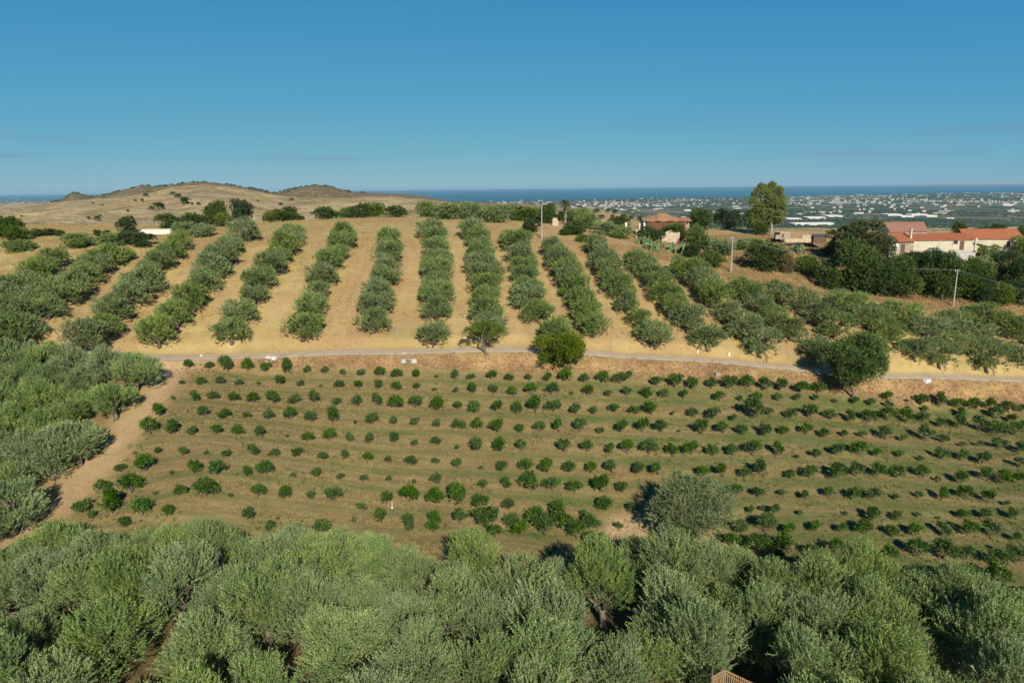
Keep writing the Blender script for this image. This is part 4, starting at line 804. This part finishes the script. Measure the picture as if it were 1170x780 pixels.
for i in range(39): mb.hexa([(fx[i],0,-3),(fx[i+1],0,-3),(fx[i+1],.35,-3),(fx[i],.35,-3),(fx[i],0,tp[i]),(fx[i+1],0,tp[i+1]),(fx[i+1],.35,tp[i+1]),(fx[i],.35,tp[i])])
mb.build('wall', M['buffwall'], e)
def small(name, cat, label, px, py, zc, boxes, mat, rz=0):
    q = P(px, py, zc); mb = MB()
    for b in boxes: mb.box(*b)
    o = mb.build(name, mat, None); o.location = q; o.rotation_euler.z = rz; tag(o, label, cat); return o
small('gate_pillar', 'pillar', 'thin white pillar at the left of the ruined farmhouse', 715, 263, 167, [(-.2,.2,-.2,.2,-1,1.6),(-.28,.28,-.28,.28,1.6,1.75)], M['white'])
small('wall_fragment', 'wall', 'lone beige wall fragment standing beside the shaggy palm', 635, 255, 172, [(-.65,.4,0,.4,-1,1.25),(.4,.65,0,.4,-1,.7),(-.8,-.65,0,.4,-1,.9)], M['buffwall'])
e = bld('stone_hut', 'roofless stone hut between the tall light tree and the carob', 897, 270, 171, .15); e.scale = (.75,.75,.62)
mb = MB(); mb.box(-1.8,1.8,0,.4,-1,1.9); mb.box(-1.8,-1.4,.41,3.2,-1,1.5); mb.box(1.4,1.8,.41,3.2,-1,1.8); mb.box(-1.8,1.8,3.21,3.6,-1,1.7); mb.box(-3.2,-1.81,.1,.5,-1,.6); mb.build('wall', M['stone'], e); panel('doorway', e, -.8, -.5, .8, 1.4, M['brown'])
small('stone_wall', 'wall', 'low tan block wall left of the dark shed beside the carob', 924, 272, 169, [(-1.6,.7,0,.5,-1,.7),(-5.8,-1.61,-.1,.4,-1,-.05)], M['buffwall'])
e = bld('shed', 'dark low shed half hidden against the left of the carob', 937, 274, 168, 0, 'shed'); e.scale = (.9,.8,.75); mb = MB(); mb.box(-1.6,1.8,.3,2.5,-1,1.2); mb.build('wall', M['brown'], e); mb = MB(); mb.hexa([(-1.8,0,1.2),(2,0,1.2),(2,2.8,1.6),(-1.8,2.8,1.6),(-1.8,0,1.28),(2,0,1.28),(2,2.8,1.68),(-1.8,2.8,1.68)]); mb.build('roof', M['bluemetal'], e)
# pale barn at left
e = bld('barn', 'long low pale vaulted barn among the upper left trees', 178, 270, 150, .03)
mb = MB(); n = 10; W2 = 3.25
prof = [(-.0+1.6-1.6*math.cos(math.pi*k/n), .35+1.15*math.sin(math.pi*k/n)) for k in range(n+1)]
for k in range(n):
    (ya, za), (yb, zb) = prof[k], prof[k+1]; mb.poly([(-W2, ya, za), (W2, ya, za), (W2, yb, zb), (-W2, yb, zb)])
for s in (-1, 1): mb.poly([(s*W2, y, z) for y, z in prof])
mb.build('roof', M['palestone'], e); mb = MB(); mb.box(-W2+.02, W2-.02, .02, 3.18, -1.5, .35); mb.build('wall', M['cream'], e)
small('water_butt', 'barrel', 'small blue container beside the tall dark hilltop tree', 270, 258, 158, [(-.35,.35,-.3,.3,-.6,.55),(-.2,.2,-.2,.2,.55,.7)], M['blueplastic'], .4)
# poles
def pole(px, py_b, py_t, lab, name='utility_pole', arm=True, r=.13):
    b_ = place_far(px, py_b) if py_b < 300 else hit1(px, py_b); zc = b_@fw; h = (py_b-py_t)*zc/805*1.01
    e = empty(name, b_); tag(e, lab, 'pole'); mb = MB(); mb.tube([(0,0,-.6),(0,0,h*.5),(0,0,h)], [r*1.25, r, r*.75], 10); mb.build('shaft', M['pole'], e)
    if arm:
        mb = MB(); mb.box(-.5, .5, -.03, .03, h-.42, h-.36); mb.build('crossarm', M['wire'], e)
        for x in (-.42, .42):
            mb = MB(); mb.tube([(x,0,h-.35),(x,0,h-.22),(x,0,h-.12)], [.05,.07,.03], 8); mb.build('insulator', M['white'], e)
    return Vector(b_)+Vector((0, 0, h-.1)), e, h
p1, e1, h1_ = pole(619, 273, 236, 'slim concrete pole with a curved arm between two hillside rows', arm=False)
mb = MB(); mb.tube([(0,0,h1_),(.15,0,h1_+.35),(.5,0,h1_+.45),(.9,0,h1_+.35)], .05, 7); mb.build('curved_arm', M['pole'], e1)
mb = MB(); mb.hexa([(.75,-.12,h1_+.28),(1.25,-.12,h1_+.18),(1.25,.12,h1_+.18),(.75,.12,h1_+.28),(.75,-.1,h1_+.4),(1.25,-.06,h1_+.26),(1.25,.06,h1_+.26),(.75,.1,h1_+.4)]); mb.build('lamp_head', M['concrete'], e1)
p2, e2, _ = pole(596.5, 240, 213, 'thin pale mast standing on the hilltop skyline against the sea', 'mast', arm=False, r=.07)
p3, e3, _ = pole(835, 311, 271, 'utility pole between the middle and right olive rows', arm=True)
p4, e4, _ = pole(1089, 350, 308, 'utility pole at the foot of the dark tree belt on the right', arm=True)
p5 = P(1250, 346, 118); p6 = P(905, 289, 158)
mb = MB(); mb.tube([(.35,.2,-.3),(.12,.1,2.6),(.0,0,5.0)], .06, 6); mb.build('brace', M['pole'], e3)
def cable(a, b_, sag, lab):
    a, b_ = Vector(a), Vector(b_); pts = [a.lerp(b_, k/24)-Vector((0, 0, sag*4*(k/24)*(1-k/24))) for k in range(25)]
    mb = MB(); mb.tube([p-a for p in pts], .035, 5); o = mb.build('overhead_cable', M['wire'], None, loc=a); tag(o, lab, 'cable')
cable(p3, p4, 1.6, 'overhead cable crossing the dark trees between the middle and right poles'); cable(p4, p5, .6, 'overhead cable running right from the right pole out of view'); cable(p2, p1, .8, 'faint cable from the skyline mast to the pole with curved arm')
# concrete slabs, boulders and marker on the lane edge
def slab(px, py, w_, h_, lab, name='concrete_slab', cat='slab', mat='slab', n=1):
    p = hit1(px, py); zc = p@fw; W_ = w_*zc/805; r = random.Random(int(px*7)); mb = MB()
    for k in range(n):
        cx, cy, s = (r.uniform(-.5,.5)*W_ if n > 1 else 0), (r.uniform(-.4,.4) if n > 1 else 0), (r.uniform(.35,.6) if n > 1 else 1)
        pts = [];  H_ = h_*zc/805*s
        for a in range(7):
            th = 2*math.pi*a/7; q = r.uniform(.38,.52)*W_*s; pts.append((cx+q*math.cos(th), cy+q*.8*math.sin(th)))
        top = [(x*.8+cx*.2, y*.8+cy*.2, H_*r.uniform(.8, 1.1)) for x, y in pts]
        for a in range(7): b2 = (a+1) % 7; mb.poly([(*pts[a], -.4), (*pts[b2], -.4), top[b2], top[a]])
        mb.poly(top)
    o = mb.build(name, M[mat], None, loc=p); o.rotation_euler.z = r.uniform(-.2, .2); tag(o, lab, cat)
slab(230, 407, 4, 1.6, 'small white stone at the lane and track junction', 'white_stone', 'stone', 'white')
slab(311, 410, 13, 5, 'pile of pale broken concrete blocks at the bank top', 'concrete_blocks', 'rubble', 'slab', 5)
slab(307, 414, 6, 5, 'single rounded concrete lump leaning below the block pile', 'concrete_lump', 'rubble', 'concrete', 2)
slab(461, 404, 9, 2.0, 'flat pale slab and stones beside the lane above the orchard left half', 'flat_slab', 'slab', 'slab', 2)
slab(468, 411, 15, 3, 'scattered grey stones in the bank below the flat slab', 'bank_stones', 'rubble', 'concrete', 6)
slab(799, 413.5, 11, 2.2, 'pale slab on the lane edge right of the bright bush', 'flat_slab', 'slab', 'slab', 2)
slab(833, 405, 4, 3, 'pale rock on the grass verge above the lane', 'rock', 'rock', 'palestone')
slab(1058, 434, 13, 1.6, 'white culvert slab on the lane edge at far right', 'culvert_slab', 'slab', 'slab', 1)
slab(818, 428, 8, 7, 'dark stones in the bank below the slab at right', 'bank_stones', 'rubble', 'stone', 4)
slab(933, 424, 11, 1.6, 'light slab in tree shade left of the feathery tree', 'flat_slab', 'slab', 'slab', 1)
slab(752, 616, 5, 4.5, 'white stone at the foot of the lone olive', 'white_stone', 'stone', 'white', 1)
slab(797, 402, 3, 2.2, 'pale stone under the olives just above the lane', 'rock', 'rock', 'palestone')
slab(186, 427, 9, 2, 'loose pale stones strewn beside the top of the dirt track', 'track_stones', 'rubble', 'palestone', 9)
p = hit1(448, 580); mb = MB(); mb.tube([(0,0,-.2),(.01,0,.4),(.02,0,.8)], .03, 6); mb.box(-.09,.09,-.09,.09,-.1,.10); tag(mb.build('marker_stake', M['white'], None, loc=p), 'white stake with a pale foot standing between citrus bushes', 'stake')
# wooden slatted frame at the bottom edge
q = P(828, 765, 46); e = empty('wooden_pergola', q, 0); tag(e, 'bare wooden slatted frame poking out of the foreground crowns at bottom edge', 'pergola')
gz = G1(q[0], q[1])-q[2]
A, B, Cc = Vector((0,0,0)), Vector((-.95,-.45,-.18)), Vector((1.25,-.65,-.30))
mb = MB(); mb.tube([B+(B-A)*.1, A+(A-B)*.05], .045, 6); mb.tube([A, Cc+(Cc-A)*.4], .045, 6); mb.build('top_rail', M['wood'], e)
mb = MB(); [mb.tube([X+Vector((0,-.02,-.28)), Y_+Vector((0,-.02,-.28))], .035, 6) for X, Y_ in ((B, A), (A, Cc))]; mb.build('lower_rail', M['wood'], e)
for i in range(9):
    p = B.lerp(A, i/8.5); mb = MB(); mb.box(p.x-.03, p.x+.03, p.y-.05, p.y-.02, -2.6, p.z+.02); mb.build('slat', M['wood'], e)
for i in range(12):
    p = A.lerp(Cc, (i+.5)/10.5); mb = MB(); mb.box(p.x-.03, p.x+.03, p.y-.05, p.y-.02, -2.6, p.z+.02); mb.build('slat', M['wood'], e)
for (p, hh) in ((B, .75), (A, .05), (Cc, .0)):
    mb = MB(); mb.tube([(p.x-.03, p.y, gz-.4), (p.x, p.y, -1), (p.x+.02, p.y, p.z+hh)], [.09,.075,.05], 7); mb.build('post', M['bark'], e)
# ------------------------------------------------------------ the far plain: town, sheds, greenhouses, woods
def plainpt(px, py):
    d = ray(px, py); k = -156./d[2]; return d*k
UM = MB(); UM.box(-.5,.5,-.5,.5,-.6,.9); UM.box(-.48,.48,-.48,.48,.905,1.0, 1); um = [UM.mesh('block', [M[a], M[b]]) for a, b in (('townwhite','concrete'), ('towncream','concrete'), ('towncream','paletile'), ('concrete','towncream'))]
UG = MB(); UG.hexa([(-.5,-.5,-.6),(.5,-.5,-.6),(.5,.5,-.6),(-.5,.5,-.6),(-.5,-.5,.6),(.5,-.5,.6),(.5,.5,.6),(-.5,.5,.6)])
for k in range(5):
    a, b_ = -.5+k*.2, -.3+k*.2; mm = (a+b_)/2; UG.poly([(-.5,a,.6),(.5,a,.6),(.5,mm,1),(-.5,mm,1)]); UG.poly([(-.5,mm,1),(.5,mm,1),(.5,b_,.6),(-.5,b_,.6)]); UG.poly([(-.5,a,.6),(-.5,mm,1),(-.5,b_,.6)]); UG.poly([(.5,a,.6),(.5,b_,.6),(.5,mm,1)])
ug = UG.mesh('ridged_shed', M['slab'])
r = random.Random(99)
def far_block(px, py, w_, d_, h_, me, rz, name, lab, cat, grp):
    p = plainpt(px, py); z = float(FZ(p[0], p[1])[0]); 
    if z < -159.5: return
    o = obj(name, me, None, (p[0], p[1], z)); o.rotation_euler.z = rz; o.scale = (w_, d_, h_); tag(o, lab, cat, grp)
for i, (px, py, w_, d_, h_, lab) in enumerate([(927,256.5,150,60,8,'longest white greenhouse roof seen between tall light tree and carob'),(905,251,60,70,8,'pale greenhouse block at the left behind the longest white one'),(930,249.5,80,70,8,'pale greenhouse block behind the middle of the longest white one'),(950,247.5,70,90,8,'white greenhouse furthest back beside the carob top'),
   (1018,246,70,70,8,'white greenhouse nearest the carob behind the farmhouse roof'),(1034,248,55,50,8,'low white greenhouse just above the rear farmhouse ridge'),(1047,246,75,60,8,'white greenhouse in the middle of the row behind the farmhouse'),(1061,247.5,50,50,8,'white greenhouse at the right end behind the farmhouse'),
   (822,243.5,70,40,9,'white shed between the small palm and the dark low tree'),(846,245.5,45,30,9,'white shed right behind the dark low tree'),(786,241,45,25,8,'pale shed right above the ruined farmhouse roof'),(1150,235,60,30,9,'white shed on the plain above the right farmhouse'),(1085,250,30,15,5,'small pale shed in fields left of the right farmhouse gable')]):
    far_block(px, py, w_, d_, h_, ug, r.uniform(-.1,.1), 'greenhouse' if 'greenhouse' in lab else 'shed', lab, 'greenhouse' if 'greenhouse' in lab else 'shed', None)
CL = [(880,1010,226,236,70),(1010,1170,222,236,90),(620,860,231,238,40),(900,1170,237,245,30),(-20,80,227,235,40),(690,800,233,236,18)]
names = {0:'white', 1:'cream', 2:'tiled', 3:'grey'}
for ci, (x0, x1, y0, y1, n) in enumerate(CL):
    where = ['behind the tall light tree and carob','of the coastal town behind the farm roofs','on the plain above the ruin','among the fields above the farm','of the far coast at the left edge','on the strip left of the small palm'][ci]
    for k in range(n):
        py = y0+(y1-y0)*r.random()**1.1; px = r.uniform(x0, x1)
        py -= .0108*(px-1000)*(1 if ci < 4 else 0)*.6
        m_ = r.choices((0,1,2,3), (5,2,1,2))[0]; big = r.random() < .25
        far_block(px, py, r.uniform(30,70) if big else r.uniform(12,26), r.uniform(12,22), r.uniform(5,8) if big else r.uniform(6,12), um[m_], r.uniform(-.3,.3), 'town_building', f'small {names[m_]} block {where}', 'building', 'buildings '+where)
# the rest of the town as one mass
V, Fs, Ms = [], [], []; nb = 0; cubeF = np.array([(0,3,2,1),(4,5,6,7),(0,1,5,4),(1,2,6,5),(2,3,7,6),(3,0,4,7)])
r2 = np.random.default_rng(4)
n = 4200; u_ = r2.uniform(-.72, .80, n); Yp = r2.uniform(3200, 9900, n)
dens = fbm(u_*14, Yp*.0016, 3)+.02*(Yp-6000)/1500+np.where(Yp > 5200, .07, -.07)
k_ = (dens > .02)&(r2.random(n) < .62); u_, Yp = u_[k_], Yp[k_]; Xp = u_*Yp; zz, hl, _ = far_h(Xp, Yp); ok = (zz > -159.5) & (hl < .5)
for x, y, z in zip(Xp[ok], Yp[ok], zz[ok]):
    w_, d_, h_ = r2.uniform(10, 30), r2.uniform(8, 16), r2.uniform(4, 10); a = r2.uniform(-.4, .4); ca, sa = math.cos(a), math.sin(a)
    c = np.array([(sx*w_/2*ca-sy*d_/2*sa+x, sx*w_/2*sa+sy*d_/2*ca+y, z+(h_ if t_ else -2)) for t_ in (0, 1) for sx, sy in ((-1,-1),(1,-1),(1,1),(-1,1))])
    V.append(c); Fs.append(cubeF+nb); Ms += [int(r2.choice([0,0,1,2,3]))]*6; nb += 8
tag(obj('far_town', mesh_np('far_town', np.vstack(V), np.vstack(Fs), [M['townwhite'], M['towncream'], M['paletile'], M['concrete']], np.array(Ms))), 'dense pale speckle of the town on the coastal plain', 'town', kind='stuff')
# woods and hedges on the plain, scrub on the far ridges
def blobs(name, X, Y, S, mat, lab, hs=.6):
    Z = far_h(X, Y)[0]; ok = Z > -159.5; X, Y, Z, S = X[ok], Y[ok], Z[ok], S[ok]; n = len(X); rg = np.random.default_rng(6)
    base = np.array([(0,0,1.)]+[(math.cos(a), math.sin(a), .45) for a in np.arange(6)*math.pi/3]+[(math.cos(a+.5)*.8, math.sin(a+.5)*.8, -.3) for a in np.arange(6)*math.pi/3])
    F3 = [(0, 1+k, 1+(k+1) % 6) for k in range(6)]+[(1+k, 7+k, 1+(k+1) % 6) for k in range(6)]+[(7+k, 7+(k+1) % 6, 1+(k+1) % 6) for k in range(6)]
    V = base[None]*rg.uniform(.7, 1.3, (n, 13, 1))*S[:, None, None]*np.array([1, 1, hs]); V += np.stack([X, Y, Z], -1)[:, None, :]
    Fc = (np.array(F3)[None]+13*np.arange(n)[:, None, None]).reshape(-1, 3)
    return tag(obj(name, mesh_np(name, V.reshape(-1, 3), Fc, mat)), lab, 'vegetation', kind='stuff')
n = 26000; Yp = 1500*(9400/1500.)**r2.random(n); u_ = r2.uniform(-.1, .85, n); Xp = u_*Yp
k_ = fbm(Xp*.0022+7, Yp*.0011, 4) > -.02; blobs('far_woodland', Xp[k_], Yp[k_], r2.uniform(6, 14, k_.sum())*np.clip(Yp[k_]/5000, .6, 1.4), M['dark'], 'dark groves and hedges spread over the coastal plain')
n = 750; pxs = r2.uniform(60, 420, n); Yp = 1490+r2.normal(0, 55, n); Xp = (pxs-585)/824*Yp; k_ = (fbm(pxs*.09, Yp*.02, 3) > .0) & (far_h(Xp, Yp)[2] > .5)
blobs('ridge_scrub', Xp[k_], Yp[k_], r2.uniform(1.2, 4.2, k_.sum()), M['dark'], 'dark scrub along the top of the far dry hills', .8)
# separate bushes on the far tan hill and the second slope
fb = crown_mesh('far_bush', 61, M['dark'], .5, .5, .45, 9, .2, 90, 5, .16, .09, .3, .08, zmin=0, low=-.6)
def hit_far(px, py):
    d = ray(px, py); zs = np.arange(300, 2200, 4.); q = d[None]*zs[:, None]; h_ = FZ(q[:, 0], q[:, 1]); b_ = q[:, 2] < h_; k = b_.argmax() if b_.any() else (q[:, 2]-h_).argmin(); p = q[k].copy(); p[2] = h_[k]; return p
places = [(102,249,5),(111,250,7),(114,247,4),(146,241,4),(167,223,6),(155,229,4),(163,229,5),(173,238,6),(181,236,13),(211,229,12),(204,224,8),(198,221,6),(220,234,4),(227,233,5),(117,234,3),(106,232,3),(190,257,5),(25,247,3),(295,230,3),(321,233,5),(333,228,5),(640,244,6),(648,240,5),(655,246,7),(664,243,6),(672,246,5),(681,241,7),(694,241,6),(702,242,6),(713,247,8),(722,249,7),(700,248,6),(687,248,7),(730,250,7),(676,250,7)]
for k, (px, py, w_) in enumerate(places):
    p = hit_far(px, py+w_*.4); zc = p@fw; s = w_*zc/805; o = obj('hill_bush', fb, None, p); o.scale = (s, s, s*.8); o.rotation_euler.z = k
    if px < 400: tag(o, f'dark bush alone on the far tan hill, {ordw(k)} of them from the valley', 'bush', 'dark bushes dotting the far tan hill')
    else: tag(o, f'dark bush on the second slope beyond the crest, {ordw(k-21)} towards the ruin', 'bush', 'bushes on the second slope behind the palm')
small('farm_ruin', 'building', 'tiny pale farm ruin half way up the far tan hill', 200, 229, 980, [(-5,5,0,6,-4,3),(6,10,1,5,-4,1.5)], M['palestone'])
p = hit_far(215, 208); mb = MB(); mb.tube([(0,0,-2),(0,0,18),(0,0,40)], [.35,.25,.15], 6); mb.tube([(-1.5,0,30),(1.5,0,30)], .15, 4); tag(mb.build('radio_mast', M['wire'], None, loc=p), 'faint radio mast on the far ridge top', 'mast')
# dry tufts on the bank and verges, green tufts in the orchard
def tufts(name, mask, n, h0, h1, w_, mat, lab, seed):
    rg = np.random.default_rng(seed); m = np.clip(mask, 0, 1).ravel(); idx = rg.choice(m.size, n, p=m/m.sum()); per = 7
    X = MX.ravel()[idx]+rg.uniform(-.35, .35, n); Y = MY.ravel()[idx]+rg.uniform(-.35, .35, n); Z = G(X, Y)-.03
    o = np.repeat(np.stack([X, Y, Z], -1), per, 0); o[:, :2] += rg.normal(0, .09, (n*per, 2)); hh = np.repeat(rg.uniform(h0, h1, n), per)*rg.uniform(.6, 1.1, n*per)
    d = unit(rg.normal(0, .35, (n*per, 3))+np.array([0, 0, 1])); V, Fc = blades(o, d, hh, w_, rg, .1)
    return tag(obj(name, mesh_np(name, V, Fc, mat)), lab, 'grass', kind='stuff')
inview = ((px_ > -40) & (px_ < 1210) & (py_ < 800))
tufts('dry_bank_grass', (A_bank*(1.0+1.5*(fbm(MX*.3, MY*.3) > .02))*(1-smooth(0, .5, A_soil)))*inview, 15000, .25, .62, .045, M['straw'], 'tall dry straw grass and weeds on the bank under the lane', 1)
hm = smooth(3, 6, LD*0+MY-np.interp(MX, lane[:, 0], lane[:, 1]))*(MY < 185)*(1-A_soil)*inview*(.15+(fbm(MX*.25+3, MY*.25) > .05))
tufts('dry_hill_grass', hm, 42000, .12, .34, .05, M['straw'], 'sparse dry grass between the hillside olive rows', 2)
tufts('orchard_grass', (A_green > .25)*A_orch*inview, 15000, .08, .22, .04, M['weed'], 'low green grass strips beside the citrus rows', 3)
tufts('orchard_weeds', A_orch*(fbm(MX*.2, MY*.4, 3) > .04)*inview, 5000, .18, .42, .06, M['weed'], 'scattered taller weeds among the citrus rows', 7)
tufts('orchard_dry_grass', A_orch*(A_green < .2)*inview, 26000, .08, .24, .04, M['straw'], 'short dry grass between the citrus rows', 4)
# ------------------------------------------------------------ air
mb = MB(); mb.box(-50000, 50000, -3000, 50000, -171, 20)
t = bpy.data.materials.new('haze_air'); t.use_nodes = True; nt = t.node_tree; nt.nodes.remove(nt.nodes['Principled BSDF'])
v = nt.nodes.new('ShaderNodeVolumePrincipled'); v.inputs['Color'].default_value = (.50, .80, 1, 1); v.inputs['Density'].default_value = HAZE_D; v.inputs['Anisotropy'].default_value = 0.0
nt.links.new(v.outputs[0], nt.nodes['Material Output'].inputs['Volume'])
tag(mb.build('haze', t), 'thin blue air between the hill and the sea', 'haze', kind='stuff')
# ------------------------------------------------------------ sun, sky, camera
w = bpy.data.worlds.new('World'); SC.world = w; w.use_nodes = True; nt = w.node_tree; bg = nt.nodes['Background']
sky = nt.nodes.new('ShaderNodeTexSky'); sky.sky_type = 'NISHITA'; sky.sun_disc = False; sky.sun_elevation = math.radians(SUN_EL); sky.sun_rotation = math.radians(180-SUN_AZ)
sky.altitude = 200; sky.air_density = SKY[0]; sky.dust_density = SKY[1]; sky.ozone_density = SKY[2]
sep = nt.nodes.new('ShaderNodeSeparateColor'); com = nt.nodes.new('ShaderNodeCombineColor'); nt.links.new(sky.outputs[0], sep.inputs[0])
kx = .1; ex = 2**EXPO
for i, (A_, g_) in enumerate([(.385,.93), (.505,.45), (.565,.10)]):   # white balance and contrast of the clear sky
    a_ = nt.nodes.new('ShaderNodeMath'); a_.operation = 'MULTIPLY'; a_.inputs[1].default_value = .09; nt.links.new(sep.outputs[i], a_.inputs[0])
    b_ = nt.nodes.new('ShaderNodeMath'); b_.operation = 'POWER'; b_.inputs[1].default_value = g_; nt.links.new(a_.outputs[0], b_.inputs[0])
    c_ = nt.nodes.new('ShaderNodeMath'); c_.operation = 'MULTIPLY'; c_.inputs[1].default_value = A_/kx/ex; nt.links.new(b_.outputs[0], c_.inputs[0]); nt.links.new(c_.outputs[0], com.inputs[i])
tc = nt.nodes.new('ShaderNodeTexCoord'); mp = nt.nodes.new('ShaderNodeMapping'); mp.inputs['Scale'].default_value = (1.6, 1.6, 26); nt.links.new(tc.outputs['Generated'], mp.inputs['Vector'])
nz = nt.nodes.new('ShaderNodeTexNoise'); nz.inputs['Scale'].default_value = 2.2; nz.inputs['Detail'].default_value = 5; nz.inputs['Roughness'].default_value = .55; nt.links.new(mp.outputs[0], nz.inputs['Vector'])
m1 = nt.nodes.new('ShaderNodeMapRange'); m1.interpolation_type = 'SMOOTHSTEP'; m1.inputs['From Min'].default_value = .50; m1.inputs['From Max'].default_value = .72; m1.inputs['To Max'].default_value = .42; nt.links.new(nz.outputs['Fac'], m1.inputs['Value'])
sz = nt.nodes.new('ShaderNodeSeparateXYZ'); nt.links.new(tc.outputs['Generated'], sz.inputs[0])
m2 = nt.nodes.new('ShaderNodeMapRange'); m2.interpolation_type = 'SMOOTHSTEP'; m2.inputs['From Min'].default_value = .015; m2.inputs['From Max'].default_value = .045; nt.links.new(sz.outputs['Z'], m2.inputs['Value'])
m3 = nt.nodes.new('ShaderNodeMapRange'); m3.interpolation_type = 'SMOOTHSTEP'; m3.inputs['From Min'].default_value = .11; m3.inputs['From Max'].default_value = .06; nt.links.new(sz.outputs['Z'], m3.inputs['Value'])
q1 = nt.nodes.new('ShaderNodeMath'); q1.operation = 'MULTIPLY'; nt.links.new(m1.outputs[0], q1.inputs[0]); nt.links.new(m2.outputs[0], q1.inputs[1])
q2 = nt.nodes.new('ShaderNodeMath'); q2.operation = 'MULTIPLY'; nt.links.new(q1.outputs[0], q2.inputs[0]); nt.links.new(m3.outputs[0], q2.inputs[1])
cl = nt.nodes.new('ShaderNodeMix'); cl.data_type = 'RGBA'; nt.links.new(q2.outputs[0], cl.inputs['Factor']); nt.links.new(com.outputs[0], cl.inputs[6]); cl.inputs[7].default_value = (.165/kx/ex, .31/kx/ex, .42/kx/ex, 1)
m4 = nt.nodes.new('ShaderNodeMapRange'); m4.interpolation_type = 'SMOOTHSTEP'; m4.inputs['From Min'].default_value = .12; m4.inputs['From Max'].default_value = .75; m4.inputs['To Min'].default_value = 1.0; m4.inputs['To Max'].default_value = .42; nt.links.new(sz.outputs['Z'], m4.inputs['Value'])
dz = nt.nodes.new('ShaderNodeVectorMath'); dz.operation = 'SCALE'; nt.links.new(cl.outputs[2], dz.inputs[0]); nt.links.new(m4.outputs[0], dz.inputs['Scale'])
nt.links.new(dz.outputs[0], bg.inputs['Color']); bg.inputs['Strength'].default_value = kx
sl = bpy.data.lights.new('sun', 'SUN'); sl.energy = SUN_E; sl.angle = math.radians(.5); sl.color = (1, .93, .80)
so = bpy.data.objects.new('sun', sl); COL.objects.link(so); so.rotation_euler = (-to_sun).to_track_quat('-Z', 'Y').to_euler(); so.location = (40, -60, 80)
cam = bpy.data.cameras.new('camera'); cam.sensor_width = 36; cam.lens = 36*F/1170; cam.clip_start = .5; cam.clip_end = 120000
co = bpy.data.objects.new('camera', cam); COL.objects.link(co); SC.camera = co
co.matrix_world = Matrix(((rt[0], up[0], -fw[0], 0), (rt[1], up[1], -fw[1], 0), (rt[2], up[2], -fw[2], 0), (0, 0, 0, 1)))
SC.view_settings.view_transform = 'Standard'; SC.view_settings.look = 'None'; SC.view_settings.gamma = 1; SC.view_settings.exposure = EXPO; SC.view_settings.use_curve_mapping = False
SC.cycles.max_bounces = 5; SC.cycles.diffuse_bounces = 2; SC.cycles.glossy_bounces = 2; SC.cycles.transmission_bounces = 3; SC.cycles.volume_bounces = 0; SC.cycles.transparent_max_bounces = 4
SC.cycles.use_denoising = True
print('olives', nol, 'bushes', len(bushes))
